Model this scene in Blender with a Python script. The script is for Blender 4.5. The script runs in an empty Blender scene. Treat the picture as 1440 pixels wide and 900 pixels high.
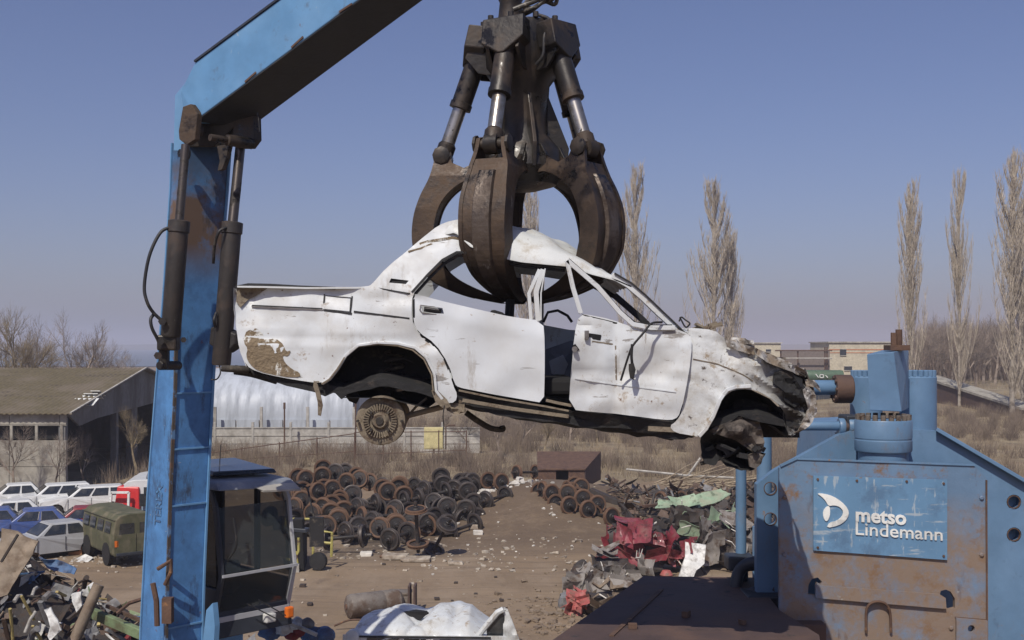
SUNE, SKYS, EXPO = 3.9, .074, 0.0
SKYAIR, SKYDUST, SKYOZ = 1.0, 1.5, 4.0
SKYTINT = (1.05, .955, 1.16, 1)
HAZE = .0006
import bpy, math, random
import numpy as np
from mathutils import Vector, Matrix, noise, geometry
SC = bpy.context.scene; COL = SC.collection
F, HZ, CH = 1600.0, 487.0, 8.5
V = Vector; PI = math.pi
def W(px, py, d):
    return V(((px-720)*d/F, d, CH-(py-HZ)*d/F))
def lin(c):
    return tuple((x/255/12.92 if x/255 <= .04045 else ((x/255+.055)/1.055)**2.4) for x in c)

# ------------------------------------------------------------------ materials
def mat(name, base, layers=(), rough=.6, metal=0.0, bump=0.0, bscale=20, var=.15, vscale=3, spec=.5, coat=0.0, emit=None):
    m = bpy.data.materials.new(name); m.use_nodes = True
    nt = m.node_tree; N = nt.nodes; L = nt.links
    b = N['Principled BSDF']
    b.inputs['Metallic'].default_value = metal
    b.inputs['Specular IOR Level'].default_value = spec
    b.inputs['Coat Weight'].default_value = coat
    tc = N.new('ShaderNodeTexCoord')
    def nz(scale, det=6, rg=.6, stretch=None, off=(0,0,0)):
        mp = N.new('ShaderNodeMapping'); L.new(tc.outputs['Object'], mp.inputs[0])
        mp.inputs['Location'].default_value = off
        if stretch: mp.inputs['Scale'].default_value = stretch
        n = N.new('ShaderNodeTexNoise'); n.inputs['Scale'].default_value = scale
        n.inputs['Detail'].default_value = det; n.inputs['Roughness'].default_value = rg
        L.new(mp.outputs[0], n.inputs['Vector']); return n.outputs['Fac']
    def mr(src, a, bb, c=0, d=1):
        r = N.new('ShaderNodeMapRange'); L.new(src, r.inputs[0])
        r.inputs[1].default_value = a; r.inputs[2].default_value = bb; r.inputs[3].default_value = c; r.inputs[4].default_value = d
        return r.outputs[0]
    def mix(fac, a, bcol):
        x = N.new('ShaderNodeMix'); x.data_type = 'RGBA'
        L.new(fac, x.inputs[0])
        if isinstance(a, tuple): x.inputs[6].default_value = (*a, 1)
        else: L.new(a, x.inputs[6])
        x.inputs[7].default_value = (*bcol, 1); return x.outputs[2]
    lo = tuple(c*(1-var) for c in base); hi = tuple(min(1, c*(1+var)) for c in base)
    col = mix(mr(nz(vscale), .35, .65), lo, hi)
    ro = None
    for i, ly in enumerate(layers):
        c, sc, a, bb = ly['c'], ly['s'], ly['lo'], ly['hi']
        f = mr(nz(sc, ly.get('det', 8), ly.get('rg', .65), ly.get('st'), (i*7.3+1, i*3.1, i*5.7)), a, bb)
        if 'box' in ly:                                   # stain kept to a zone of the object: (axis, from, to) ramps
            for ax, p, q in ly['box']:
                sp = N.new('ShaderNodeSeparateXYZ'); L.new(tc.outputs['Object'], sp.inputs[0])
                mm = N.new('ShaderNodeMath'); mm.operation = 'MULTIPLY'
                L.new(f, mm.inputs[0]); L.new(mr(sp.outputs[ax], p, q), mm.inputs[1]); f = mm.outputs[0]
        if 'amt' in ly:
            mm = N.new('ShaderNodeMath'); mm.operation = 'MULTIPLY'; L.new(f, mm.inputs[0]); mm.inputs[1].default_value = ly['amt']; f = mm.outputs[0]
        col = mix(f, col, c)
        r = ly.get('r', .85)
        x = N.new('ShaderNodeMix'); L.new(f, x.inputs[0]); x.inputs[3].default_value = r
        if ro is None: x.inputs[2].default_value = rough
        else: L.new(ro, x.inputs[2])
        ro = x.outputs[0]
    L.new(col, b.inputs['Base Color'])
    if ro is None: b.inputs['Roughness'].default_value = rough
    else: L.new(ro, b.inputs['Roughness'])
    if bump:
        bp = N.new('ShaderNodeBump'); bp.inputs['Strength'].default_value = min(1, bump); bp.inputs['Distance'].default_value = .02*max(1, bump)
        L.new(nz(bscale, 8, .6), bp.inputs['Height']); L.new(bp.outputs[0], b.inputs['Normal'])
    return m
RUST = (.16, .065, .03); DUST = (.30, .24, .17); BROWN = (.10, .062, .04)
def glassm(name, col, rough=.08):
    m = mat(name, col, [dict(c=(.25,.23,.2), s=2, lo=.45, hi=.8, amt=.35)], rough=rough, var=.2, spec=.8); return m
M = {}
M['white'] = mat('dirty_white_paint', (.60,.63,.645), [dict(c=(.45,.43,.39), s=3.5, lo=.42, hi=.72, amt=.7, rg=.7), dict(c=(.30,.26,.21), s=5, lo=.56, hi=.68, rg=.7, st=(1,1,.2), amt=.7), dict(c=(.30,.235,.17), s=7, lo=.585, hi=.66, rg=.75, amt=.85), dict(c=(.12,.06,.035), s=16, lo=.66, hi=.71), dict(c=(.19,.17,.15), s=10, lo=.645, hi=.665, st=(.22,1,1.2), amt=.8), dict(c=(.24,.20,.16), s=9, lo=.655, hi=.68, st=(1.3,1,.15), amt=.7), dict(c=(.05,.04,.035), s=55, lo=.70, hi=.73)], rough=.38, bump=.08, bscale=6, var=.04, coat=.1)
M['white_far'] = mat('plain_white_paint', (.62,.63,.63), [dict(c=(.42,.40,.37), s=2, lo=.5, hi=.8, amt=.6)], rough=.35, var=.05)
M['wreck'] = mat('burnt_white_paint', (.58,.60,.60), [dict(c=(.38,.35,.30), s=6, lo=.45, hi=.65, rg=.8, amt=.8), dict(c=(.30,.24,.17), s=8, lo=.56, hi=.64, rg=.8), dict(c=(.03,.026,.023), s=4, lo=.34, hi=.46, rg=.75, box=((0, 1.5, 1.85),)), dict(c=(.07,.05,.04), s=15, lo=.6, hi=.68)], rough=.45, bump=.35, bscale=14, var=.08)
M['mud'] = mat('dried_mud', (.23,.175,.115), [dict(c=(.40,.36,.29), s=18, lo=.55, hi=.65, rg=.8)], rough=.95, bump=1, bscale=40)
M['black'] = mat('black_underseal', (.012,.012,.013), [dict(c=(.07,.055,.045), s=9, lo=.56, hi=.72)], rough=.8, bump=.5, bscale=25)
M['rubber'] = mat('black_rubber', (.015,.015,.016), [dict(c=(.10,.09,.07), s=6, lo=.55, hi=.75, amt=.5)], rough=.7)
M['mudmetal'] = mat('mud_caked_metal', (.20,.165,.12), [dict(c=(.09,.06,.04), s=14, lo=.52, hi=.65)], rough=.9, bump=.6, bscale=30)
M['claw'] = mat('claw_brown_steel', (.048,.035,.027), [dict(c=(.010,.010,.011), s=7, lo=.47, hi=.56, r=.15, box=((2, .62, .95),)), dict(c=(.115,.075,.048), s=2.2, lo=.42, hi=.66, rg=.7, amt=.8), dict(c=(.028,.024,.022), s=3, lo=.52, hi=.68, rg=.8, r=.35), dict(c=(.22,.19,.17), s=9, lo=.68, hi=.74, st=(1,1,.25), r=.4)], rough=.48, metal=.45, bump=.25, bscale=18, var=.25)
M['grease'] = mat('greasy_black_steel', (.027,.024,.022), [dict(c=(.095,.068,.05), s=2.5, lo=.48, hi=.7), dict(c=(.010,.010,.011), s=5, lo=.56, hi=.64, r=.2)], rough=.42, metal=.4, bump=.18, bscale=22, var=.25)
M['wearst'] = mat('dark_wear_strip', (.075,.06,.05), [dict(c=(.10,.2,.36), s=5, lo=.52, hi=.6), dict(c=(.16,.08,.045), s=3, lo=.55, hi=.65)], rough=.8)
M['chrome'] = mat('worn_chrome_rod', (.36,.34,.31), [dict(c=(.13,.11,.09), s=7, lo=.48, hi=.66, r=.5), dict(c=(.05,.045,.04), s=28, lo=.60, hi=.68)], rough=.30, metal=.85, var=.15)
M['blue'] = mat('crane_blue_paint', (.12,.27,.47), [dict(c=(.17,.34,.56), s=1.6, lo=.45, hi=.7, amt=.6), dict(c=(.10,.14,.20), s=5, lo=.60, hi=.72, amt=.8), dict(c=(.50,.52,.52), s=9, lo=.68, hi=.72, st=(1,1,.4)), dict(c=RUST, s=7, lo=.67, hi=.72)], rough=.42, bump=.06, bscale=5, var=.10)
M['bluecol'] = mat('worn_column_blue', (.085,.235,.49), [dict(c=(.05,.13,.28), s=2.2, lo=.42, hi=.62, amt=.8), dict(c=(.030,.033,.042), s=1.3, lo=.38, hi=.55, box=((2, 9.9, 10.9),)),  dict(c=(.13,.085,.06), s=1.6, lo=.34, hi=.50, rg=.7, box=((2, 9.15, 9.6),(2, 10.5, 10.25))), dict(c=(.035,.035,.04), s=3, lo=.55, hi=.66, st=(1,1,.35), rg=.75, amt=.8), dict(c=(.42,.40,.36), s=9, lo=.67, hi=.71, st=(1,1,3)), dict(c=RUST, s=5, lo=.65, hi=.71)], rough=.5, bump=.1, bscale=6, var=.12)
M['stickdark'] = mat('dark_stick_underside', (.022,.023,.026), [dict(c=(.05,.05,.05), s=3, lo=.5, hi=.7)], rough=.6, bump=.2)  # near-black tone for the stick's bottom plate, darker than its blue sides
M['pblue'] = mat('press_blue_paint', (.11,.20,.32), [dict(c=(.16,.12,.085), s=2.2, lo=.56, hi=.68, rg=.8, st=(1,1,.4), amt=.6),dict(c=(.15,.26,.41), s=2, lo=.45, hi=.7, amt=.6), dict(c=(.07,.11,.17), s=7, lo=.60, hi=.75, amt=.7), dict(c=(.24,.15,.09), s=9, lo=.66, hi=.71), dict(c=(.42,.44,.44), s=14, lo=.70, hi=.73)], rough=.42, bump=.08, bscale=10, var=.08)
M['pplate'] = mat('press_rusted_blue_plate', (.12,.20,.31), [dict(c=(.22,.15,.095), s=2.0, lo=.34, hi=.54, rg=.75, box=((2, 7.22, 6.75),), amt=.9), dict(c=(.19,.115,.065), s=3.2, lo=.52, hi=.64, rg=.78), dict(c=(.085,.045,.03), s=5, lo=.60, hi=.70, st=(1,1,.3), amt=.8), dict(c=(.34,.33,.30), s=11, lo=.68, hi=.72, amt=.8)], rough=.6, bump=.2, bscale=14, var=.1)
M['sign'] = mat('scratched_blue_sign', (.12,.24,.385), [dict(c=(.40,.45,.48), s=5, lo=.585, hi=.63, st=(4,1,.8), amt=.7), dict(c=(.38,.43,.46), s=6, lo=.60, hi=.64, st=(.6,1,5), amt=.7), dict(c=(.07,.13,.22), s=3, lo=.52, hi=.62, amt=.6), dict(c=(.20,.15,.11), s=6, lo=.66, hi=.72)], rough=.45, var=.08)
M['letter'] = mat('white_letter_paint', (.72,.73,.70), [dict(c=(.35,.36,.36), s=14, lo=.55, hi=.65, amt=.6)], rough=.6)
M['cable'] = mat('hose_black', (.02,.02,.022), [dict(c=(.12,.10,.08), s=15, lo=.55, hi=.7)], rough=.55)
M['cabroof'] = mat('cab_roof_grey', (.20,.22,.26), [dict(c=(.35,.35,.35), s=4, lo=.5, hi=.65)], rough=.5)
M['rustst'] = mat('rusty_steel', (.115,.066,.044), [dict(c=(.07,.04,.03), s=4, lo=.45, hi=.65), dict(c=(.25,.13,.06), s=9, lo=.6, hi=.7)], rough=.85, bump=.4, bscale=20)
M['rusty2'] = mat('dark_rust_plate', (.075,.048,.042), [dict(c=(.11,.066,.05), s=2, lo=.45, hi=.65), dict(c=(.035,.03,.03), s=6, lo=.6, hi=.7)], rough=.75, bump=.3, bscale=16)
M['axle'] = mat('dark_wheelset_steel', (.030,.027,.026), [dict(c=(.075,.048,.035), s=3, lo=.5, hi=.7)], rough=.55, metal=.3, bump=.3)
M['rimrust'] = mat('rusty_wheel_rim', (.13,.072,.042), [dict(c=(.10,.055,.035), s=5, lo=.5, hi=.7)], rough=.75, bump=.3)
M['rimgrey'] = mat('grey_wheel_rim', (.085,.072,.065), [dict(c=(.06,.04,.03), s=5, lo=.5, hi=.7)], rough=.5, metal=.4)
M['silver'] = mat('cab_silver_paint', (.42,.43,.45), [dict(c=(.2,.19,.18), s=8, lo=.6, hi=.7)], rough=.4, var=.06)
M['cabdark'] = mat('cab_dark_panel', (.03,.035,.045), [dict(c=(.12,.12,.12), s=5, lo=.6, hi=.75, amt=.5)], rough=.5)
M['orange'] = mat('orange_lens', (.7,.16,.02), rough=.3)
M['lens'] = mat('clear_lens', (.6,.6,.58), rough=.15)
M['yellow'] = mat('pale_yellow_paint', (.55,.48,.24), [dict(c=(.3,.25,.15), s=4, lo=.55, hi=.75, amt=.5)], rough=.6)
M['lime'] = mat('faded_yellow_green_paint', (.38,.34,.10), [dict(c=(.12,.08,.05), s=5, lo=.55, hi=.65)], rough=.6)
M['bone'] = mat('concrete_grey', (.42,.40,.36), [dict(c=(.22,.20,.17), s=1.2, lo=.45, hi=.7, amt=.8), dict(c=(.12,.10,.08), s=3, lo=.62, hi=.72, st=(1,1,.2))], rough=.9, bump=.3)
M['tarp'] = mat('silver_tarpaulin', (.44,.475,.52), [dict(c=(.27,.29,.32), s=.5, lo=.45, hi=.7, st=(3,1,.4))], rough=.5, bump=.5, bscale=2, var=.08, vscale=.5)
M['glass'] = glassm('dark_window_glass', (.02,.025,.03))
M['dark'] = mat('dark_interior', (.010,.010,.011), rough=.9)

M['hosec'] = mat('greasy_hose_braid', (.06,.055,.045), [dict(c=(.28,.25,.2), s=22, lo=.55, hi=.65, r=.3)], rough=.4)
M['clawrib'] = mat('polished_claw_rib', (.10,.078,.062), [dict(c=(.05,.035,.028), s=3, lo=.45, hi=.6), dict(c=(.012,.011,.011), s=7, lo=.50, hi=.58, r=.2, box=((2, .55, .95),)), dict(c=(.28,.26,.24), s=8, lo=.62, hi=.7, st=(1,1,.2), r=.3)], rough=.42, metal=.5, bump=.3, bscale=22)
def cabg():
    m = bpy.data.materials.new('tinted_cab_glass'); m.use_nodes = True; b = m.node_tree.nodes['Principled BSDF']
    b.inputs['Base Color'].default_value = (.05,.06,.065,1); b.inputs['Roughness'].default_value = .06; b.inputs['Alpha'].default_value = .5
    return m
M['cabglass'] = cabg()
M['whiteclean'] = mat('clean_white_paint', (.60,.63,.65), [dict(c=(.46,.45,.42), s=2.2, lo=.45, hi=.75, amt=.6), dict(c=(.28,.24,.19), s=6, lo=.60, hi=.70, rg=.75, st=(1,1,.25), amt=.6), dict(c=(.28,.2,.13), s=14, lo=.66, hi=.71), dict(c=(.25,.24,.23), s=10, lo=.65, hi=.67, st=(.2,1,1.4), amt=.7), dict(c=(.05,.04,.035), s=50, lo=.72, hi=.75)], rough=.32, bump=.05, bscale=5, var=.03, coat=.15)
M['wreckroof'] = mat('scraped_roof_paint', (.60,.62,.61), [dict(c=(.38,.34,.27), s=5, lo=.50, hi=.64, rg=.8, amt=.75), dict(c=(.12,.075,.045), s=10, lo=.62, hi=.68, rg=.8)], rough=.4, bump=.15, bscale=10, var=.05)
M['wreckw'] = mat('torn_white_metal', (.42,.41,.39), [dict(c=(.05,.042,.036), s=5, lo=.52, hi=.60, rg=.8), dict(c=(.2,.16,.12), s=9, lo=.45, hi=.6)], rough=.5, bump=.3)
M['burnt'] = mat('burnt_brown_metal', (.115,.095,.08), [dict(c=(.03,.025,.022), s=6, lo=.48, hi=.6)], rough=.8, bump=.8, bscale=18)
M['dark2'] = mat('dark_muddy_iron', (.035,.03,.026), [dict(c=(.13,.11,.08), s=9, lo=.5, hi=.7)], rough=.85, bump=.5)
M['navy'] = mat('grey_blue_door_trim', (.10,.12,.15), rough=.5)

M['mudp'] = mat('scraped_mud_patch', (.235,.18,.115), [dict(c=(.62,.62,.58), s=7, lo=.55, hi=.59, rg=.7, st=(1.6,1,.7)), dict(c=(.16,.12,.075), s=16, lo=.55, hi=.65)], rough=.95, bump=1, bscale=40)
# ------------------------------------------------------------------ mesh builder
def tag(o, label=None, cat=None, group=None, kind=None):
    if label: o['label'] = label
    if cat: o['category'] = cat
    if group: o['group'] = group
    if kind: o['kind'] = kind
    return o
def empty(name, loc, label=None, cat=None, group=None, rz=0):
    o = bpy.data.objects.new(name, None); COL.objects.link(o); o.location = loc; o.rotation_euler = (0,0,rz)
    o.empty_display_size = .2
    return tag(o, label, cat, group)
def rootof(o):
    while o.parent: o = o.parent
    return o
def frame_of(a):
    a = a.normalized(); u = a.cross(V((0,0,1)))
    if u.length < 1e-3: u = V((1,0,0))
    u.normalize(); return u, a.cross(u).normalized()
SPLIT = {'wheel_hub','wall_pillar','pivot_pin','weld_seam','window_frame','far_pillar','sill_trim','door_post','window_post','edge_flange','hose_fitting','handle_recess','top_flange','side_flange','door_gap','pipe_clamp','hub_bolt','weld_scar','wiper','door_window_frame','torn_bracket','cage_frame','windscreen_rubber','rusty_stub','trim_strip','window_seal','side_window','stand','rail','seat_frame','scuttle_debris','broken_sheet','chalk_mark','exhaust_pipe','opening','side','hose_clamp','elbow_knuckle','cylinder_bracket','support_column','hub_gusset','folded_metal'}
class MB:
    def __init__(s): s.v = []; s.f = []
    def add(s, vs, fs):
        o = len(s.v); s.v += [V(p) for p in vs]; s.f += [[i+o for i in f] for f in fs]; return s
    def hexa(s, p):                                       # 4 bottom + 4 top corners
        return s.add(p, [(3,2,1,0),(4,5,6,7),(0,1,5,4),(1,2,6,5),(2,3,7,6),(3,0,4,7)])
    def box(s, c, size, R=None):
        x, y, z = [q/2 for q in size]
        P = [V((a,b,cc)) for cc in (-z, z) for a, b in ((-x,-y),(x,-y),(x,y),(-x,y))]
        if R is not None: P = [R @ p for p in P]
        return s.hexa([p+V(c) for p in P])
    def bar(s, a, b, w, h=None, up=V((0,0,1))):
        a = V(a); b = V(b); h = h or w; d = (b-a).normalized(); u = d.cross(up)
        if u.length < 1e-3: u = V((1,0,0))
        u.normalize(); q = u.cross(d)
        P = [e + u*i*w/2 + q*j*h/2 for e in (a, b) for i, j in ((-1,-1),(1,-1),(1,1),(-1,1))]
        return s.hexa(P)
    def tube(s, pts, r, n=8, cap=True):
        pts = [V(p) for p in pts]; R = r if isinstance(r, (list, tuple)) else [r]*len(pts)
        vs = []; fs = []; u = None
        for i, p in enumerate(pts):
            t = (pts[min(i+1, len(pts)-1)] - pts[max(i-1, 0)]).normalized()
            if u is None: u, _ = frame_of(t)
            u = (u - t*u.dot(t)); u.normalize(); w = t.cross(u)
            vs += [p + (u*math.cos(2*PI*k/n) + w*math.sin(2*PI*k/n))*R[i] for k in range(n)]
        for i in range(len(pts)-1):
            fs += [(i*n+k, i*n+(k+1) % n, (i+1)*n+(k+1) % n, (i+1)*n+k) for k in range(n)]
        if cap: fs += [list(range(n))[::-1], list(range((len(pts)-1)*n, len(pts)*n))]
        return s.add(vs, fs)
    def lathe(s, prof, o, axis, n=24, cap=True):          # prof [(r,h)] along axis
        o = V(o); a = V(axis).normalized(); u, w = frame_of(a); vs = []; fs = []
        for r, h in prof:
            vs += [o + a*h + (u*math.cos(2*PI*k/n)+w*math.sin(2*PI*k/n))*max(r, 1e-4) for k in range(n)]
        for i in range(len(prof)-1):
            fs += [(i*n+k, i*n+(k+1) % n, (i+1)*n+(k+1) % n, (i+1)*n+k) for k in range(n)]
        if cap: fs += [list(range(n))[::-1], list(range((len(prof)-1)*n, len(prof)*n))]
        return s.add(vs, fs)
    def prism(s, poly, th):                               # 3-D planar polygon extruded by vector th
        n = len(poly); th = V(th); P = [V(p) for p in poly]
        return s.add(P + [p+th for p in P], [list(range(n))[::-1], list(range(n, 2*n))] + [(i, (i+1) % n, n+(i+1) % n, n+i) for i in range(n)])
    def grid(s, fn, nu, nv, th=None):
        P = [V(fn(i/nu, j/nv)) for j in range(nv+1) for i in range(nu+1)]; w = nu+1
        fs = [(j*w+i, j*w+i+1, (j+1)*w+i+1, (j+1)*w+i) for j in range(nv) for i in range(nu)]
        if th is None: return s.add(P, fs)
        n = len(P); th = V(th); Q = [p+th for p in P]
        f2 = [[n+k for k in f[::-1]] for f in fs]
        bd = [i for i in range(nu)] + [j*w+nu for j in range(nv)] + [nv*w+i for i in range(nu, 0, -1)] + [j*w for j in range(nv, 0, -1)]
        side = [(bd[(k+1) % len(bd)], bd[k], n+bd[k], n+bd[(k+1) % len(bd)]) for k in range(len(bd))]
        return s.add(P+Q, fs+f2+side)
    def sheet(s, poly, yf, holes=(), sp=8, th=.008, d=8.0, mp=None):   # outlined panel with real thickness and relief
        def dens(P):
            o = []
            for i in range(len(P)):
                a, b = P[i], P[(i+1) % len(P)]; n = max(1, int(math.hypot(b[0]-a[0], b[1]-a[1])/sp))
                o += [(a[0]+(b[0]-a[0])*k/n, a[1]+(b[1]-a[1])*k/n) for k in range(n)]
            return o
        loops = [dens(poly)] + [dens(h) for h in holes]; vs = []; es = []
        for lp in loops:
            o = len(vs); vs += [V(p) for p in lp]; es += [(o+i, o+(i+1) % len(lp)) for i in range(len(lp))]
        x0, x1 = min(p[0] for p in poly), max(p[0] for p in poly); y0, y1 = min(p[1] for p in poly), max(p[1] for p in poly)
        def inp(x, y, P):
            c = False; j = len(P)-1
            for i in range(len(P)):
                if (P[i][1] > y) != (P[j][1] > y) and x < (P[j][0]-P[i][0])*(y-P[i][1])/(P[j][1]-P[i][1])+P[i][0]: c = not c
                j = i
            return c
        def ok(x, y): return inp(x, y, poly) and not any(inp(x, y, h) for h in holes)
        y = y0+sp/2; r = 0
        while y < y1:
            x = x0 + (sp/2 if r % 2 else 0)
            while x < x1:
                if ok(x, y) and min((x-q[0])**2+(y-q[1])**2 for q in vs[:len(es)]) > (sp*.45)**2: vs.append(V((x, y)))
                x += sp
            y += sp*.87; r += 1
        ov, _, of, _, _, _ = geometry.delaunay_2d_cdt([V((p[0], p[1])) for p in vs], es, [], 0, 1e-4)
        tri = [f for f in of if ok(sum(ov[i][0] for i in f)/3, sum(ov[i][1] for i in f)/3)]
        mp = mp or (lambda x, y, o: W(x, y, d) + V((0, o, 0)))
        A = [mp(p[0], p[1], yf(p[0], p[1])) for p in ov]; B = [mp(p[0], p[1], yf(p[0], p[1])+th) for p in ov]; n = len(A)
        ec = {}
        for f in tri:
            for k in range(3):
                e = (f[k], f[(k+1) % 3]); ec[tuple(sorted(e))] = None if tuple(sorted(e)) in ec else e
        fs = [list(f) for f in tri] + [[n+i for i in f[::-1]] for f in tri] + [[e[1], e[0], n+e[0], n+e[1]] for e in ec.values() if e]
        return s.add(A+B, fs)
    def islands(s):
        par = list(range(len(s.v)))
        def fd(i):
            while par[i] != i: par[i] = par[par[i]]; i = par[i]
            return i
        for f in s.f:
            for k in f[1:]: par[fd(k)] = fd(f[0])
        g = {}
        for f in s.f: g.setdefault(fd(f[0]), []).append(f)
        out = []
        for fl in g.values():
            ids = sorted({i for f in fl for i in f}); mp = {i: k for k, i in enumerate(ids)}
            b = MB(); b.v = [s.v[i] for i in ids]; b.f = [[mp[i] for i in f] for f in fl]; out.append(b)
        return out
    def build(s, name, m, parent=None, smooth=None, bevel=0, fix=True, base=None):
        if name in SPLIT and parent is not None:
            isl = s.islands()
            if len(isl) > 1: return [q._build(name, m, parent, smooth, bevel, fix, base) for q in isl][0]
        return s._build(name, m, parent, smooth, bevel, fix, base)
    def _build(s, name, m, parent=None, smooth=None, bevel=0, fix=True, base=None):
        me = bpy.data.meshes.new(name)
        if parent is not None: off = V(rootof(parent).location)
        else:
            off = V(base) if base is not None else V((0,0,0))
        me.from_pydata([tuple(p-off) for p in s.v], [], s.f); me.materials.append(m)
        if fix and len(s.f) < 60000:
            import bmesh
            b = bmesh.new(); b.from_mesh(me); bmesh.ops.recalc_face_normals(b, faces=b.faces); b.to_mesh(me); b.free()
        if smooth is not None:
            me.shade_smooth(); me.set_sharp_from_angle(angle=math.radians(smooth))
        o = bpy.data.objects.new(name, me); COL.objects.link(o)
        if parent is not None: o.parent = parent
        else: o.location = off
        if bevel:
            bv = o.modifiers.new('bevel', 'BEVEL'); bv.width = bevel; bv.segments = 2; bv.limit_method = 'ANGLE'; bv.angle_limit = math.radians(35)
        me.update(); return o
def copy_tree(o, parent=None):
    c = o.copy(); COL.objects.link(c); c.parent = parent
    for ch in list(o.children): copy_tree(ch, c)
    return c
def nz(x, y=0, z=0, s=1): return noise.noise(V((x*s, y*s, z*s)))
def crumple(p, s, a):
    q = V(p)*s
    return V((abs(noise.noise(q)), abs(noise.noise(q+V((9,3,1)))), abs(noise.noise(q+V((4,7,5))))))*a - V((a,a,a))*.3
def interp(T, x):
    if x <= T[0][0]: return T[0][1]
    for (a, p), (b, q) in zip(T, T[1:]):
        if x <= b: return p+(q-p)*(x-a)/(b-a)
    return T[-1][1]
def spline(P, n=6):
    P = [V(p) for p in P]; Q = [P[0]*2-P[1]]+P+[P[-1]*2-P[-2]]; o = []
    for i in range(1, len(Q)-2):
        a, b, c, d = Q[i-1:i+3]
        for k in range(n):
            t = k/n; o.append(.5*((2*b)+(c-a)*t+(2*a-5*b+4*c-d)*t*t+(3*b-a-3*c+d)*t**3))
    o.append(P[-1]); return o
def chaikin(P, it=1):
    for _ in range(it):
        o = []
        for i in range(len(P)):
            a, b = P[i], P[(i+1) % len(P)]
            o += [(a[0]*.75+b[0]*.25, a[1]*.75+b[1]*.25), (a[0]*.25+b[0]*.75, a[1]*.25+b[1]*.75)]
        P = o
    return P

# ------------------------------------------------------------------ camera, light, sky
cam = bpy.data.cameras.new('camera'); co = bpy.data.objects.new('camera', cam); COL.objects.link(co)
co.location = (0, 0, CH); co.rotation_euler = (PI/2, 0, 0)
cam.lens = 40; cam.sensor_width = 36; cam.shift_y = (HZ-450)/1440; cam.clip_end = 9000; cam.clip_start = .1
SC.camera = co
SUN = V((-.21, -.55, .70)).normalized()
sl = bpy.data.lights.new('sun', 'SUN'); so = bpy.data.objects.new('sun', sl); COL.objects.link(so)
sl.energy = SUNE; sl.angle = math.radians(.5); sl.color = (1, .935, .83); so.rotation_euler = SUN.to_track_quat('Z', 'Y').to_euler(); so.location = (-10, -10, 30)
w = bpy.data.worlds.new('World'); SC.world = w; w.use_nodes = True
sk = w.node_tree.nodes.new('ShaderNodeTexSky'); sk.sky_type = 'NISHITA'; sk.sun_disc = False
sk.sun_elevation = math.asin(SUN.z); sk.sun_rotation = math.atan2(SUN.x, SUN.y)
sk.altitude = 0; sk.air_density = SKYAIR; sk.dust_density = SKYDUST; sk.ozone_density = SKYOZ
bg = w.node_tree.nodes['Background']; bg.inputs[1].default_value = SKYS
tn = w.node_tree.nodes.new('ShaderNodeMix'); tn.data_type = 'RGBA'; tn.blend_type = 'MULTIPLY'; tn.inputs[0].default_value = 1; tn.inputs[7].default_value = SKYTINT
w.node_tree.links.new(sk.outputs[0], tn.inputs[6]); w.node_tree.links.new(tn.outputs[2], bg.inputs[0])
SC.view_settings.view_transform = 'Standard'; SC.view_settings.look = 'None'; SC.view_settings.exposure = EXPO; SC.view_settings.gamma = 1
SC.render.engine = 'CYCLES'; SC.cycles.volume_bounces = 1; SC.cycles.max_bounces = 6
# ------------------------------------------------------------------ material handler (crane)
hd = V((.72, -.69, 0)); sd = V((.69, .72, 0))              # boom plane direction, and its cross direction
cr = empty('material_handler', (-3.2, 12.6, 0), 'blue worn scrap crane with upright boom, raised stick and dark glazed cab', 'crane')
rows = [  # py, Lx, Mx, Rx, depth of M
 (198, 243, 256, 322, 12.0), (260, 241, 256, 318, 12.0), (400, 232, 250, 307, 12.0), (540, 221, 247, 298, 12.0),
 (700, 209, 240, 290, 12.0), (820, 203, 236, 285, 12.0), (900, 199, 234, 283, 12.0), (1010, 196, 231, 283, 12.0), (1300, 200, 231, 290, 12.0)]
def crow(py, l, m, r, d):
    m3 = W(m, py, d); lp = (l-720)/F; rp = (r-720)/F
    wl = (m3.x - lp*d)/(.72+.69*lp); wr = (rp*d - m3.x)/(.69-.72*rp)
    L3 = m3 - hd*wl; R3 = m3 + sd*wr
    return L3, m3, R3, L3+sd*wr
b = MB(); prev = None; vs = []; fs = []
for i, r in enumerate(rows):
    vs += crow(*r)
    if i: fs += [((i-1)*4+k, (i-1)*4+(k+1) % 4, i*4+(k+1) % 4, i*4+k) for k in range(4)]
fs += [(0,1,2,3), tuple(range(len(vs)-4, len(vs)))]
b.add(vs, fs); b.build('boom', M['bluecol'], cr, bevel=.008)
# edge flanges and the bolted seam strip down the corner
b = MB()
for i in range(2, len(rows)-1):
    A = crow(*rows[i]); B = crow(*rows[i+1])
    b.bar(A[1]+V((.0,-.012,0)), B[1]+V((.0,-.012,0)), .035, .02, up=hd)
b.build('wear_strip', M['wearst'], cr)
b = MB()
for i in range(len(rows)-1):
    A = crow(*rows[i]); B = crow(*rows[i+1])
    b.bar(A[2]+sd*.01, B[2]+sd*.01, .02, .05, up=hd); b.bar(A[0]-hd*.01, B[0]-hd*.01, .02, .03, up=sd)
b.build('edge_flange', M['blue'], cr)
b = MB()
for py in (553, 632, 712, 884):
    A = crow(*[interp([(q[0], q[k]) for q in rows], py) if k else py for k in range(5)])
    b.bar(A[1]-hd*-.006, A[2]+hd*.006, .02, .018)
b.build('weld_seam', M['blue'], cr)
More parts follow.
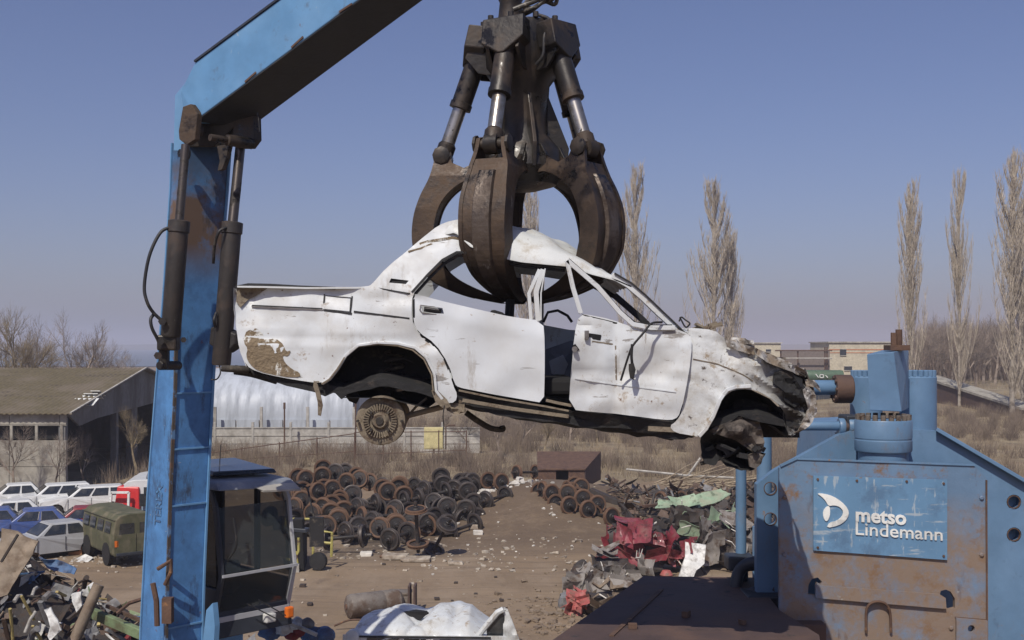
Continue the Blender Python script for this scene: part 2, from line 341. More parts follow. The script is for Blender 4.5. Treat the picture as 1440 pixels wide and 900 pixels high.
# faded lettering rising up the narrow side of the boom
def text_mesh(txt, size, depth=.002, bold=0.0, space=1.0):
    c = bpy.data.curves.new('t', 'FONT'); c.body = txt; c.size = size; c.extrude = depth; c.offset = bold; c.space_character = space; c.resolution_u = 3
    o = bpy.data.objects.new('t', c); COL.objects.link(o); bpy.context.view_layer.update()
    me = bpy.data.meshes.new_from_object(o.evaluated_get(bpy.context.evaluated_depsgraph_get()))
    vs = [v.co.copy() for v in me.vertices]; fs = [list(p.vertices) for p in me.polygons]
    bpy.data.objects.remove(o); bpy.data.curves.remove(c); bpy.data.meshes.remove(me); return vs, fs
M['fadedink'] = mat('faded_grey_lettering', (.07,.13,.24), [dict(c=(.09,.26,.5), s=25, lo=.5, hi=.6)], rough=.7)
vs, fs = text_mesh('TEREX', .15, .001, .003)
A = crow(*[interp([(q[0], q[k]) for q in rows], 742) if k else 742 for k in range(5)])
o0 = A[0].lerp(A[1], .60); up = (crow(*rows[3])[0]-crow(*rows[5])[0]).normalized()
MB().add([o0 + up*p.x - hd*p.y*1.2 - sd*(.006+p.z) for p in vs], fs).build('faded_lettering', M['fadedink'], cr)
# stick: tapering box from the elbow out over the grapple
tip = V((.25, 8.3, 0))
bn0 = W(276, 168, 11.8); bn1 = W(503, 0, 10.5); dirb = (bn1-bn0)
def stick_sec(t):                                           # near-bottom, near-top, far-top, far-bottom
    nb = bn0 + dirb*t
    hgt = .60 - .06*t; wd = .62 - .07*t
    return nb, nb+V((0,0,hgt))-dirb.normalized()*.02, nb+V((0,0,hgt))+sd*wd, nb+sd*wd
ts = (0.0, .25, .5, 1.0, 1.6, 2.15); vs = []; fs = []
for i, t in enumerate(ts):
    vs += stick_sec(t)
    if i: fs += [((i-1)*4+k, (i-1)*4+(k+1) % 4, i*4+(k+1) % 4, i*4+k) for k in range(4)]
s0 = stick_sec(0)
for p in (W(260, 172, 11.95), W(254, 128, 11.95), W(254, 128, 11.95)+sd*.62, W(260, 172, 11.95)+sd*.62): vs.append(p)
o = len(ts)*4; fs += [(0,1,o+1,o), (1,2,o+2,o+1), (2,3,o+3,o+2), (3,0,o,o+3), (o,o+1,o+2,o+3), tuple(range(o-4, o))]
MB().add(vs, fs).build('stick', M['blue'], cr, bevel=.01)
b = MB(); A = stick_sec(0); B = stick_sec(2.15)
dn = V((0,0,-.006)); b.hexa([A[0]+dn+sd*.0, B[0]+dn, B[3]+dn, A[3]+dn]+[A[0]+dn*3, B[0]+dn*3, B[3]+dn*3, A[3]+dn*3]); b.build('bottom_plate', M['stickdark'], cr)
b = MB(); b.bar(A[1]+V((0,0,.012)), B[1]+V((0,0,.012)), .03, .022); b.bar(A[2]+V((0,0,.012)), B[2]+V((0,0,.012)), .03, .022); b.build('top_flange', M['cabdark'], cr)
b = MB()
for t, k in ((.62,.02),(.9,-.01),(.33,.015)): b.bar(stick_sec(t)[0]-sd*.004+V((0,0,.01)), stick_sec(t+.07)[0]-sd*.004+V((0,0,.01+k)), .012, .02)
b.build('weld_scar', M['rustst'], cr)
# elbow knuckle, brackets, pins
b = MB()
e0 = W(276, 170, 11.95)
b.hexa([W(256,207,12.05), W(300,207,12.05)+V((0,0,0)), W(322,207,12.55), W(262,207,12.4), W(262,160,12.0), W(350,160,12.0)-V((0,0,0)), W(356,158,12.5), W(262,160,12.5)])
b.hexa([W(318,200,12.1), W(352,206,12.1), W(354,200,12.4), W(322,200,12.4), W(318,160,12.1), W(356,160,12.1), W(358,158,12.5), W(320,160,12.5)])
b.build('elbow_knuckle', M['grease'], cr, bevel=.01)
MB().prism([W(246,134,12.0), W(259,118,12.0), W(262,150,12.0), W(258,212,12.0), W(244,212,12.0)], sd*.05).build('elbow_side_plate', M['blue'], cr, bevel=.004)
for (x, y, r, l) in ((259,160,.06,.10), (267,182,.085,.16), (250,215,.07,.10), (341,200,.06,.5)):
    p = W(x, y, 11.78); MB().lathe([(r*.7,0),(r,.01),(r,l*.6),(r*.6,l*.62),(r*.6,l)], p+sd*.12, -sd, 16).build('pivot_pin', M['grease'], cr, smooth=40)
b = MB(); b.prism([W(257,150,11.72), W(268,146,11.72), W(278,160,11.72), W(274,196,11.72), W(262,204,11.72), W(252,196,11.72), W(251,184,11.72)], sd*.06)
b.build('cylinder_bracket', M['claw'], cr, bevel=.005)
b = MB(); b.prism([W(330,160,12.0), W(356,160,12.0), W(357,196,12.0), (W(348,208,12.0)), W(334,208,12.0), W(326,196,12.0)], sd*.10)
b.build('cylinder_bracket', M['grease'], cr, bevel=.005)
b = MB(); b.prism([W(305,205,11.9), W(322,203,11.9), W(318,222,11.9), W(312,238,11.9), W(306,240,11.9), W(309,226,11.9)], sd*.05); b.build('hook_lug', M['grease'], cr)
# two hydraulic rams on the boom
def ram(pa, pb, pc, rb, rr, mb_, label):
    bar_ = MB().lathe([(rb*.9,0),(rb,.02),(rb,(pb-pa).length-.12),(rb*1.12,(pb-pa).length-.11),(rb*1.12,(pb-pa).length),(rb*.8,(pb-pa).length+.01)], pa, pb-pa, 20).build('hydraulic_cylinder', mb_, cr, smooth=35)
    MB().tube([pb-(pb-pa).normalized()*.05, pc], rr, 14).build('piston_rod', M['chromed'], bar_, smooth=40)
    return bar_
M['chromed'] = mat('dull_piston_rod', (.10,.085,.075), [dict(c=(.03,.028,.027), s=6, lo=.5, hi=.65)], rough=.35, metal=.7)
M['barrel'] = mat('black_brown_cylinder', (.035,.031,.029), [dict(c=(.07,.05,.04), s=4, lo=.5, hi=.7), dict(c=(.3,.28,.25), s=25, lo=.69, hi=.72)], rough=.5, bump=.2)
r1 = ram(W(240,474,11.6), W(252,311,11.6), W(261,204,11.7), .098, .045, M['barrel'], '')
r2 = ram(W(311,514,11.9), W(327,313,11.9), W(338,206,12.1), .098, .052, M['barrel'], '')
b = MB(); b.box(W(237,482,11.62), (.20,.16,.16)); b.box(W(231,502,11.68), (.09,.12,.26)); b.tube([W(224,514,11.6), W(252,514,11.9)], .05, 10)
b.build('cylinder_bracket', M['grease'], cr, bevel=.02)
b = MB(); b.prism([W(296,460,11.9), W(308,459,11.85), W(332,470,11.85), W(330,484,11.85), W(322,492,11.85), W(314,497,11.85), W(293,484,11.9)], sd*.12)
b.build('cylinder_bracket', M['axle'], cr, bevel=.015)
def hose(pts, r, parent, name='hydraulic_hose', m='cable'): return MB().tube(spline(pts, 7), r, 8).build(name, M[m], parent, smooth=60)
hose([W(240,319,11.55), W(225,328,11.5), W(210,360,11.45), W(203,402,11.45), W(207,425,11.45), W(216,440,11.5), W(228,452,11.55), W(229,462,11.6)], .017, cr)
hose([W(217,441,11.55), W(212,449,11.5), W(214,462,11.5), W(222,478,11.55), W(226,492,11.6)], .017, cr)
hose([W(318,320,11.8), W(308,326,11.75), W(302,345,11.8), W(300,370,11.9)], .016, cr)
hose([W(304,440,11.8), W(301,450,11.75), W(303,460,11.8)], .016, cr)
hose([W(308,512,11.85), W(310,524,11.8), W(305,533,11.8), W(297,534,11.9)], .008, cr)
hose([W(362,158,11.6), W(364,170,11.6), W(365,185,11.6)], .006, cr)
b = MB()
for x, y, s in ((228,452,.04),(226,480,.035),(222,500,.04),(258,478,.03)): b.lathe([(s,0),(s,.06)], W(x,y,11.5), V((.3,-1,0)), 6)
b.build('hose_fitting', M['axle'], cr)
# scrape and junction pieces at the foot of the boom
b = MB(); b.tube([W(222,800,11.9), W(241,788,11.85), W(240,805,11.85), W(232,822,11.9)], .022, 8); b.box(W(236,858,11.9), (.10,.1,.26)); b.tube([W(215,820,11.9), W(220,845,11.9), W(221,880,11.9)], .03, 8)
b.build('hose_clamp', M['rustst'], cr)
b = MB(); b.prism([W(290,858,11.95), W(299,848,11.95), (W(302,880,11.95)), W(300,915,11.95), W(284,915,11.95)], sd*.06); b.build('pivot_plate', M['blue'], cr)
# cab
c0 = W(306, 880, 12.6); c0.z = 5.42; wid, dep = 1.0, 1.55; zt = 7.0
def cp(u, v, z): return V((c0.x, c0.y, 0)) + sd*(u*wid) - hd*(v*dep) + V((0,0,z))
# nose leans: the windscreen kinks out at its middle and returns at top and bottom
prof = [(5.42,.04), (5.95,-.06), (6.72,.02), (6.93,.10)]
cab = MB()
for u0, u1 in ((0.0,.035), (.96,1.0)):
    for (za, va), (zb, vb) in zip(prof, prof[1:]): cab.hexa([cp(u0,va,za), cp(u1,va,za), cp(u1,va+.05,za), cp(u0,va+.05,za), cp(u0,vb,zb), cp(u1,vb,zb), cp(u1,vb+.05,zb), cp(u0,vb+.05,zb)])
pill = cab
b = MB()
b.hexa([cp(0,.0,5.25), cp(1,.0,5.25), cp(1,1,5.25), cp(0,1,5.25), cp(0,.04,5.55), cp(1,.04,5.55), cp(1,1,5.55), cp(0,1,5.55)])
b.hexa([cp(0,.97,5.5), cp(1,.97,5.5), cp(1,1,5.5), cp(0,1,5.5), cp(0,.97,6.9), cp(1,.97,6.9), cp(1,1,6.9), cp(0,1,6.9)])
for u in (0.0, .96):
    b.hexa([cp(u,.06,5.5), cp(u+.04,.06,5.5), cp(u+.04,1,5.5), cp(u,1,5.5), cp(u,.0,5.8), cp(u+.04,.0,5.8), cp(u+.04,1,5.8), cp(u,1,5.8)])
    for v0 in (.42, .93): b.hexa([cp(u,v0,5.8), cp(u+.04,v0,5.8), cp(u+.04,v0+.06,5.8), cp(u,v0+.06,5.8), cp(u,v0,6.9), cp(u+.04,v0,6.9), cp(u+.04,v0+.06,6.9), cp(u,v0+.06,6.9)])
cab = b.build('cab', M['cabdark'], cr, bevel=.01)
for q in pill.islands(): q.build('pillar', M['silver'] if q.v[0].x > cp(.5,0,0).x else M['cabdark'], cab, bevel=.004)
b = MB(); b.hexa([cp(-.03,-.04,6.90), cp(1.04,-.04,6.86), cp(1.04,1.02,6.9), cp(-.03,1.02,6.9), cp(.0,.02,6.99), cp(1.0,.02,6.96), cp(1.0,1.0,7.02), cp(0,1.0,7.02)])
b.build('roof', M['cabroof'], cab, bevel=.03)
b = MB(); b.hexa([cp(.1,.18,7.03), cp(.92,.12,7.01), cp(.95,.75,7.06), cp(.12,.75,7.07), cp(.12,.18,7.08), cp(.9,.14,7.06), cp(.93,.72,7.13), cp(.15,.72,7.14)])
b.build('roof_hatch', M['glasshatch'] if 'glasshatch' in M else M['glass'], cab, bevel=.015)
b = MB(); b.hexa([cp(.50,-.09,6.85), cp(1.02,-.09,6.82), cp(1.02,.02,6.90), cp(.48,.02,6.90), cp(.50,-.09,6.87), cp(1.02,-.09,6.84), cp(1.02,.02,6.93), cp(.40,.02,6.93)]); b.build('sun_visor', M['bone'], cab)
for (za, va), (zb, vb), nm in ((prof[1], prof[2], 'windscreen'), (prof[0], prof[1], 'lower_window')):
    b = MB(); za += .03; zb -= .02
    b.hexa([cp(.05,va+.015,za), cp(.95,va+.015,za), cp(.95,va+.02,za), cp(.05,va+.02,za), cp(.05,vb+.015,zb), cp(.95,vb+.015,zb), cp(.95,vb+.02,zb), cp(.05,vb+.02,zb)])
    b.build(nm, M['cabglass'], cab)
for u in (.012, .985):
    b = MB(); b.hexa([cp(u,.03,5.82), cp(u+.005,.03,5.82), cp(u+.005,.42,5.82), cp(u,.42,5.82), cp(u,.06,6.88), cp(u+.005,.06,6.88), cp(u+.005,.42,6.88), cp(u,.42,6.88)])
    b.hexa([cp(u,.48,5.82), cp(u+.005,.48,5.82), cp(u+.005,.93,5.82), cp(u,.93,5.82), cp(u,.48,6.88), cp(u+.005,.48,6.88), cp(u+.005,.93,6.88), cp(u,.93,6.88)])
    b.build('side_window', M['cabglass'], cab)
b = MB(); b.box(cp(.5,.55,5.75), (.5,.5,.35)); b.box(cp(.5,.75,6.2), (.45,.12,.75)); b.build('operator_seat', M['dark'], cab, bevel=.05)
b = MB(); b.bar(cp(0.0,-.065,5.96), cp(1.0,-.065,5.96), .02, .03); b.bar(cp(0.02,.03,5.45), cp(.98,.03,5.45), .03, .06); b.build('window_frame', M['silver'], cab)
MB().box(cp(.66,-.02,5.39), (.14,.09,.11), Matrix.Rotation(math.radians(46), 3, 'Z')).build('headlight', M['lens'], cab, bevel=.02)
MB().box(cp(.92,-.03,5.41), (.10,.07,.13), Matrix.Rotation(math.radians(46), 3, 'Z')).build('indicator_lamp', M['orange'], cab, bevel=.02)
b = MB(); b.tube([cp(.35,-.03,5.6), cp(.7,-.08,5.38)], .008, 6); b.tube([cp(.5,-.03,5.62), cp(.82,-.08,5.40)], .008, 6); b.build('wiper', M['cable'], cab)
hose([cp(.1,-.02,6.1), cp(.14,-.1,6.3), cp(.12,-.08,6.6)], .012, cab, 'grab_handle')
b = MB(); b.tube([cp(1.1,-.2,6.45), cp(1.1,-.1,6.85), cp(1.02,.0,6.9)], .012, 6); b.box(cp(1.12,-.2,6.35), (.16,.06,.34)); b.build('mirror', M['cable'], cab)
b = MB(); b.tube([cp(.6,.6,7.05), cp(.62,.6,7.32)], .006, 5); b.build('antenna', M['cable'], cab)
# slewing deck, engine house and pedestal below the frame
b = MB(); R45 = Matrix.Rotation(math.radians(-44), 3, 'Z')
b.box(V((-3.9,13.4,3.35)), (3.0,2.4,.5), R45); b.box(V((-3.7,13.6,4.4)), (.7,.7,1.7), R45); b.box(V((-5.2,14.5,3.3)), (2.2,2.6,.7), R45); b.build('slewing_deck', M['blue'], cr, bevel=.03)
MB().lathe([(1.3,0),(1.3,.3),(.85,.4),(.8,2.8),(1.1,3.1)], V((-3.9,13.2,0)), V((0,0,1)), 28).build('pedestal', M['pblue'], cr, smooth=40)
b = MB(); e = bn0+dirb*2.1; b.box(e+sd*.27+V((0,0,.1)), (.5,.5,.5), R45); b.build('stick_head', M['grease'], cr, bevel=.02)

# ------------------------------------------------------------------ grapple
G = V((.08, 8.78, 0))
gr = empty('scrap_grapple', (G.x, G.y, 8.8), 'brown steel five clawed orange peel grab clamped round the white car roof', 'grapple')
def gp(r, z, th, t=0.0):                                    # radius, height, azimuth, tangential
    a = math.radians(th); rd = V((math.sin(a), -math.cos(a), 0)); tg = V((math.cos(a), math.sin(a), 0))
    return G + rd*r + tg*t + V((0,0,z))
O = [(.655,10.0),(.70,9.80),(.775,9.64),(.825,9.47),(.83,9.30),(.79,9.14),(.69,9.01),(.54,8.93),(.36,8.87),(.16,8.83)]
I = [(.12,8.86),(.32,8.93),(.48,9.01),(.59,9.10),(.65,9.22),(.67,9.34),(.66,9.46),(.61,9.60),(.50,9.72),(.34,9.80),(.24,9.80),(.17,9.84),(.17,9.94),(.25,9.98),(.34,9.91),(.44,9.86),(.53,9.90),(.585,10.02)]
def sp2(P, n): return [(q.x, q.y) for q in spline([V((a, b, 0)) for a, b in P], n)]
Os = sp2(O, 4); Is = sp2(I[:11], 4)
def hw(z): return interp([(8.80,.04),(8.88,.085),(9.02,.135),(9.22,.175),(9.55,.178),(9.8,.15),(9.92,.118),(10.05,.105)], z)
angs = [-21, 51, 123, 195, 267]
for th in angs:
    b = MB()
    prof = Os + [(q[0], q[1]) for q in Is] + I[11:]
    for sg_ in (-1, 1):                                     # side plates: broad at the belly, narrow at lug and tip
        n = len(prof); vs = [gp(r, z, th, sg_*hw(z)) for r, z in prof] + [gp(r, z, th, sg_*(hw(z)-.03)) for r, z in prof]
        tri = geometry.tessellate_polygon([[V((r, z, 0)) for r, z in prof]])
        b.add(vs, [tuple(t) for t in tri] + [tuple(n+k for k in t[::-1]) for t in tri] + [(i, (i+1) % n, n+(i+1) % n, n+i) for i in range(n)])
    cl = b.build('claw', M['claw'], gr, bevel=.006)
    b = MB(); vs = []; fs = []                               # outer shell set between the side plates
    for i, (r, z) in enumerate(Os[3:]):
        w_ = hw(z)-.028
        vs += [gp(r-.008, z, th, -w_), gp(r-.008, z, th, w_), gp(r-.045, z, th, w_), gp(r-.045, z, th, -w_)]
        if i: fs += [((i-1)*4+k, (i-1)*4+(k+1) % 4, i*4+(k+1) % 4, i*4+k) for k in range(4)]
    fs += [(0,1,2,3), tuple(range(len(vs)-4, len(vs)))]
    b.add(vs, fs); vs = []; fs = []
    for i, (r, z) in enumerate(Is):
        w_ = hw(z)-.028
        vs += [gp(r+.01, z, th, -w_), gp(r+.01, z, th, w_), gp(r+.035, z, th, w_), gp(r+.035, z, th, -w_)]
        if i: fs += [((i-1)*4+k, (i-1)*4+(k+1) % 4, i*4+(k+1) % 4, i*4+k) for k in range(4)]
    fs += [(0,1,2,3), tuple(range(len(vs)-4, len(vs)))]
    b.add(vs, fs); b.build('claw_shell', M['claw'], cl, bevel=.004)
    b = MB(); vs = []; fs = []                               # raised wear rib down the middle
    for i, (r, z) in enumerate(Os[5:-4]):
        w_ = .36*hw(z)
        vs += [gp(r+.018, z, th, -w_), gp(r+.018, z, th, w_), gp(r-.03, z, th, w_+.02), gp(r-.03, z, th, -w_-.02)]
        if i: fs += [((i-1)*4+k, (i-1)*4+(k+1) % 4, i*4+(k+1) % 4, i*4+k) for k in range(4)]
    fs += [(0,1,2,3), tuple(range(len(vs)-4, len(vs)))]
    b.add(vs, fs); b.build('wear_rib', M['clawrib'], cl, bevel=.004)
    b = MB()
    for r, z, rr in ((.615, 9.96, .040), (.235, 9.88, .055)):
        b.lathe([(rr,0),(rr,.25)], gp(r, z, th, -.125), gp(r, z, th, 1)-gp(r, z, th, 0), 14)
        for s in (-1, 1): b.lathe([(rr*1.7,0),(rr*1.7,.02),(rr,.03)], gp(r, z, th, s*.115), (gp(r, z, th, 1)-gp(r, z, th, 0))*s, 8)
    b.build('pivot_pin', M['grease'], cl, smooth=35)
    # ram above the claw
    p0 = gp(.33, 10.78, th); p1 = gp(.615, 9.96, th); dr = (p1-p0); Ln = dr.length; dr.normalize()
    ram_ = MB().lathe([(.06,0),(.078,.02),(.078,.42),(.086,.425),(.086,.47),(.06,.475)], p0, dr, 20).build('hydraulic_cylinder', M['grease'], gr, smooth=35)
    b = MB(); b.tube([p0+dr*.45, p1-dr*.06], .053, 18); b.build('piston_rod', M['chrome'], ram_, smooth=40)
    b = MB(); b.lathe([(.055,0),(.07,.02),(.07,.09)], p1-dr*.12, dr, 12)
    tg = gp(0,0,th,1)-gp(0,0,th,0); b.lathe([(.075,-.05),(.075,.05)], p1, tg, 14)
    b.build('rod_eye', M['grease'], ram_, smooth=35)
    # angular guard over the ram head
    g = [(-.165,10.93),(.155,10.95),(.165,10.78),(.02,10.66),(-.02,10.66),(-.165,10.74)]
    def rg(z): return .40+(10.95-z)*.22
    b = MB(); n = len(g)
    vs = [gp(rg(z), z, th, t) for t, z in g] + [gp(rg(z)-.16, z-.02, th, t*1.02) for t, z in g]
    b.add(vs, [list(range(n)), list(range(n, 2*n))[::-1]] + [(i, (i+1) % n, n+(i+1) % n, n+i) for i in range(n)])
    b.build('cylinder_guard', M['grease'], gr, bevel=.01)
    for s in (-1, 1):
        b = MB(); q = [(.02,10.9),(.36,10.88),(.43,10.70),(.33,10.58),(.02,10.55)]
        b.prism([gp(r, z, th, s*.105) for r, z in q], tg*.022*s); b.build('guard_cheek', M['grease'], gr)
b = MB(); b.lathe([(.10,10.98),(.30,10.96),(.32,10.9),(.30,10.62),(.21,10.5),(.19,10.2),(.20,10.12),(.30,10.0),(.33,9.86),(.26,9.74),(.12,9.70),(.01,9.70)], G, V((0,0,1)), 24)
b.build('hub', M['grease'], gr, smooth=35)
for th in angs:
    b = MB(); tg = gp(0,0,th,1)-gp(0,0,th,0)
    b.prism([gp(.19,10.45,th+36,-.015), gp(.36,10.02,th+36,-.015), gp(.34,9.84,th+36,-.015), gp(.15,9.84,th+36,-.015)], (gp(0,0,th+36,1)-gp(0,0,th+36,0))*.03)
    for s in (-1,1): b.prism([gp(.16,10.02,th,s*.10), gp(.28,10.02,th,s*.10), gp(.33,9.93,th,s*.10), gp(.31,9.80,th,s*.10), gp(.16,9.76,th,s*.10)], tg*.03*s)
    b.build('hub_gusset', M['grease'], gr, bevel=.005)
b = MB(); b.lathe([(.11,10.95),(.095,11.05),(.085,11.15),(.12,11.22),(.13,11.4),(.10,11.6),(.08,12.3)], G+V((-.09,0,0)), V((0,0,1)), 18); b.build('rotator', M['grease'], gr, smooth=35)
random.seed(5)
for k in range(4):
    a = G+V((-.04+.02*k, -.14-.02*k, 11.0+.03*k)); pts = [a]
    for j in range(3): pts.append(a+V((.10+.09*j, -.02*j+random.uniform(-.05,.05), .02+.05*j+random.uniform(-.04,.05))))
    pts.append(a+V((.22+.03*k, .05, .5))); hose(pts, .016, gr, m='hosec' )
b = MB(); b.tube([G+V((-.07,-.2,11.04)), G+V((.08,-.2,11.10)), G+V((.25,-.15,11.19)), G+V((.5,-.1,11.4))], .02, 8); b.build('hose_pipe', M['hosec'], gr, smooth=60)
b = MB(); 
for k in range(10): b.lathe([(.022,0),(.022,.04)], G+V((.3*math.cos(k*.63), .3*math.sin(k*.63), 10.96)), V((0,0,1)), 6)
b.build('hub_bolt', M['grease'], gr)
hose([G+V((.10,-.22,11.0)), G+V((.2,-.3,10.93)), G+V((.16,-.34,10.8)), G+V((.15,-.34,10.66)), G+V((.10,-.3,10.6))], .013, gr)
# ------------------------------------------------------------------ the lifted car
CD = 7.95
ca = empty('wrecked_car', (W(740, 610, CD+.75).x, CD+.75, W(740, 610, CD).z), 'crushed white saloon car without glass or nose, hanging in the grab', 'car')
def belt(px): return interp([(325,404),(578,413),(765,451),(970,466),(1150,530)], px)
dents = [(400,408,55,.05),(350,440,30,.04),(345,410,22,.06),(470,455,60,.015),(520,468,40,-.012),(700,480,40,.025),(620,450,22,.02),(735,545,30,.03),(690,535,22,-.015),(600,470,18,.02),(460,425,35,.02),(380,470,30,.03),(425,500,35,.025),(820,560,25,.03),(885,560,22,-.02),(930,510,25,.03),(700,480,60,.015),(740,530,40,.01),(850,480,30,.03),(900,540,45,.025),(840,540,30,.02),(920,480,28,.02),(670,520,50,.01)]
def yf_body(px, py, cr=.006, seed=0):
    t = (py-belt(px))
    if t < 0: o = .015 + (-t)*.0016
    else: o = .030*max(0, (1-t/22))**1 + .00045*max(0, t-75)
    o += .012*math.exp(-((t-68)/5)**2) * (1 if px < 620 or px > 800 else 0)
    for x, y, r, a in dents: o += a*math.exp(-((px-x)**2+(py-y)**2)/r**2)
    o += cr*2*nz(px*.022+seed, py*.022) + cr*abs(nz(px*.06, py*.06+seed))
    return o
WP = 'white'
quarter = chaikin([(327,404),(334,401),(370,401.5),(407,403),(477,404),(516,402.5),(522,400),(543,374),(578,344),(596,328),(613,313),(633,305),(656,303),(672,318),(668,352),(641,352),(621,364),(600,386),(579,411),(579,453),(587,469),(610,485),(629,512),(637,543),(643,555),(640,566),(626,568),(619,560),(611,551),(609.5,527),(598,504),(582,490),(559,484),(532,482),(504,486),(485,500),(473,519),(462,533),(450,539),(430,537),(395,531),(360,523),(345,514),(336,492),(331,461),(327,430)], 1)
q = MB().sheet(quarter, lambda x, y: yf_body(x, y, .011), holes=[[(549,391),(574,394),(570,399),(546,397)]], sp=7, th=.012, d=CD)
# boot edge, rear face, boot top
def mark(b, pts, w, off=-.003, th=.006, d=CD, yf=yf_body):   # a seam or trim following the panel's relief
    P = []
    for i in range(len(pts)-1):
        n = max(1, int(math.hypot(pts[i+1][0]-pts[i][0], pts[i+1][1]-pts[i][1])/8))
        P += [(pts[i][0]+(pts[i+1][0]-pts[i][0])*k/n, pts[i][1]+(pts[i+1][1]-pts[i][1])*k/n) for k in range(n)]
    P.append(pts[-1]); vs = []; fs = []
    for i, (x, y) in enumerate(P):
        a = P[max(0, i-1)]; c = P[min(len(P)-1, i+1)]; L = math.hypot(c[0]-a[0], c[1]-a[1]); nx, ny = -(c[1]-a[1])/L*w/2, (c[0]-a[0])/L*w/2
        o = yf(x, y)+off
        vs += [W(x+nx, y+ny, d)+V((0,o,0)), W(x-nx, y-ny, d)+V((0,o,0)), W(x-nx, y-ny, d)+V((0,o+th,0)), W(x+nx, y+ny, d)+V((0,o+th,0))]
        if i: fs += [((i-1)*4+k, (i-1)*4+(k+1) % 4, i*4+(k+1) % 4, i*4+k) for k in range(4)]
    fs += [(0,1,2,3), tuple(range(len(vs)-4, len(vs)))]
    b.add(vs, fs); return b
qo = q.build('rear_quarter_panel', M[WP], ca, smooth=45)
MB().sheet(chaikin([(343,468),(350,463),(354,466),(357,460),(366,468),(371,475),(380,472),(389,478),(397,484),(401,495),(408,492),(404,502),(396,500),(399,510),(410,520),(420,524),(421,531),(395,530),(362,522),(350,512),(345,500),(348,490),(342,482)], 1), lambda x, y: yf_body(x, y)-.003, sp=5, th=.004, d=CD).build('mud_patch', M['mudp'], qo, smooth=50)
MB().sheet([(330,405),(345,402),(372,405),(360,412),(345,420),(336,432),(330,424)], lambda x, y: yf_body(x, y)-.012-.012*abs(nz(x*.2,y*.2)), sp=4, th=.014, d=CD).build('torn_edge', M['mudmetal'], qo, smooth=50)
b = MB(); mark(b, [(350,429),(452,434)], 2.2); mark(b, [(497,438),(576,448)], 2.6); mark(b, [(454,413),(453,436),(492,440),(494,416)], 1.8); mark(b, [(454,436),(494,441)], 3)
b.build('trim_strip', M['rubber'], qo)
b = MB(); mark(b, [(350,430.5),(452,435.5)], 1.6, off=-.008, th=.006); b.build('chrome_trim', M['chrome'], qo)
b = MB(); mark(b, [(455,415),(492,418),(491,438),(455,434.5),(455,415)], .8, off=-.002); b.build('fuel_flap', M['rubber'], qo)
b = MB(); mark(b, [(328,403),(345,399),(380,400),(420,402.5),(470,404.5)], 3.5, off=-.012, th=.02); mark(b, [(524,404),(580,413.5)], 2); b.build('window_seal', M['rubber'], qo)
b = MB(); b.hexa([W(546,397.5,CD)+V((0,.05,0)), W(572,400,CD)+V((0,.05,0)), W(572,400,CD)+V((0,.09,0)), W(546,397.5,CD)+V((0,.09,0)), W(549,390,CD)+V((0,.06,0)), W(576,393.5,CD)+V((0,.06,0)), W(576,393.5,CD)+V((0,.09,0)), W(549,390,CD)+V((0,.09,0))]); b.build('vent_grille', M['dark'], qo)
def ext(name, pts, mname, v0=.02, v1=1.5, cr=.03, nu=40, nv=18, zf=None, th=-.012, par=None, s=5, d=CD, far=None):
    T = [(p[0], p[1]) for p in pts]; Ln = [0]
    for a, c in zip(T, T[1:]): Ln.append(Ln[-1]+math.hypot(c[0]-a[0], c[1]-a[1]))
    def fn(u, v):
        t = u*Ln[-1]; x = interp(list(zip(Ln, [p[0] for p in T])), t); y = interp(list(zip(Ln, [p[1] for p in T])), t)
        p = W(x, y, d); o0 = v0 if v0 is not None else 0
        e = min(1, min(v, 1-v)*8)
        q = p + V((0, o0+v*(v1-o0), (zf(u, v) if zf else 0)))
        return q + crumple(q, s, cr)*e
    return MB().grid(fn, nu, nv, (0,0,th)).build(name, M[mname], par or ca, smooth=40)
ext('boot_lid', [(332,401.5),(370,402),(430,403.5),(517,403)], 'white', .03, 1.5, .02)
ext('rear_panel', [(327,404),(327,430),(331,461),(336,492),(345,514)], 'white', .03, 1.5, .05, nu=20)
# roof: a squeezed dome between the claws
crest = [(555,366),(578,345),(600,322),(613,312),(633,305),(654,303),(700,307),(728,312),(752,316),(782,327),(809,340),(840,367),(865,386),(888,402)]
drip = [(555,366),(600,335),(641,325),(662,345),(700,360),(734,367),(798,373),(830,384),(865,393),(888,403)]
def roof(u, v):
    px = 606+(886-606)*u; d0 = CD+.10+.12*max(0, 1-u*5)
    zd = W(px, interp(drip, px), d0).z; zc = W(px, interp(crest, px), CD+.45).z
    s = math.sin(PI*v); h = (max(0, s)**.42) if v not in (0, 1) else 0
    sq = .10*math.exp(-((px-735)/60)**2)
    y = d0 + sq*s*0 + v*1.30
    x = W(px, 400, d0+.1).x
    p = V((x, y, zd+(zc-zd)*h)); e = min(1, min(v, 1-v)*7)
    if px < 672: p.z = min(p.z, W(px, interp(crest, px)+7, CD+.3).z)
    p += crumple(p, 3.2, .05)*e + crumple(p, 9, .014)*e
    p.z -= .05*math.exp(-((px-800)/30)**2)*abs(math.sin(v*6))
    return p
ro = MB().grid(roof, 60, 40, (0,0,-.01)).build('roof', M['wreckroof'], ca, smooth=40)
b = MB(); mark(b, [(588,341),(600,337),(618,334),(634,331),(648,333),(662,328)], 4, off=-.004, th=.008); mark(b, [(572,352),(590,347),(606,340)], 2.5, off=-.004, th=.008); b.build('crease_dirt', M['mudp'], qo)
b = MB(); mark(b, [(579,411),(600,386),(621,364),(641,352.5),(662,352.5),(700,361),(734,368),(798,374)], 3.4, off=-.006, th=.012, yf=lambda x, y: yf_body(x, y)); b.build('rain_gutter', M['rubber'], ro)
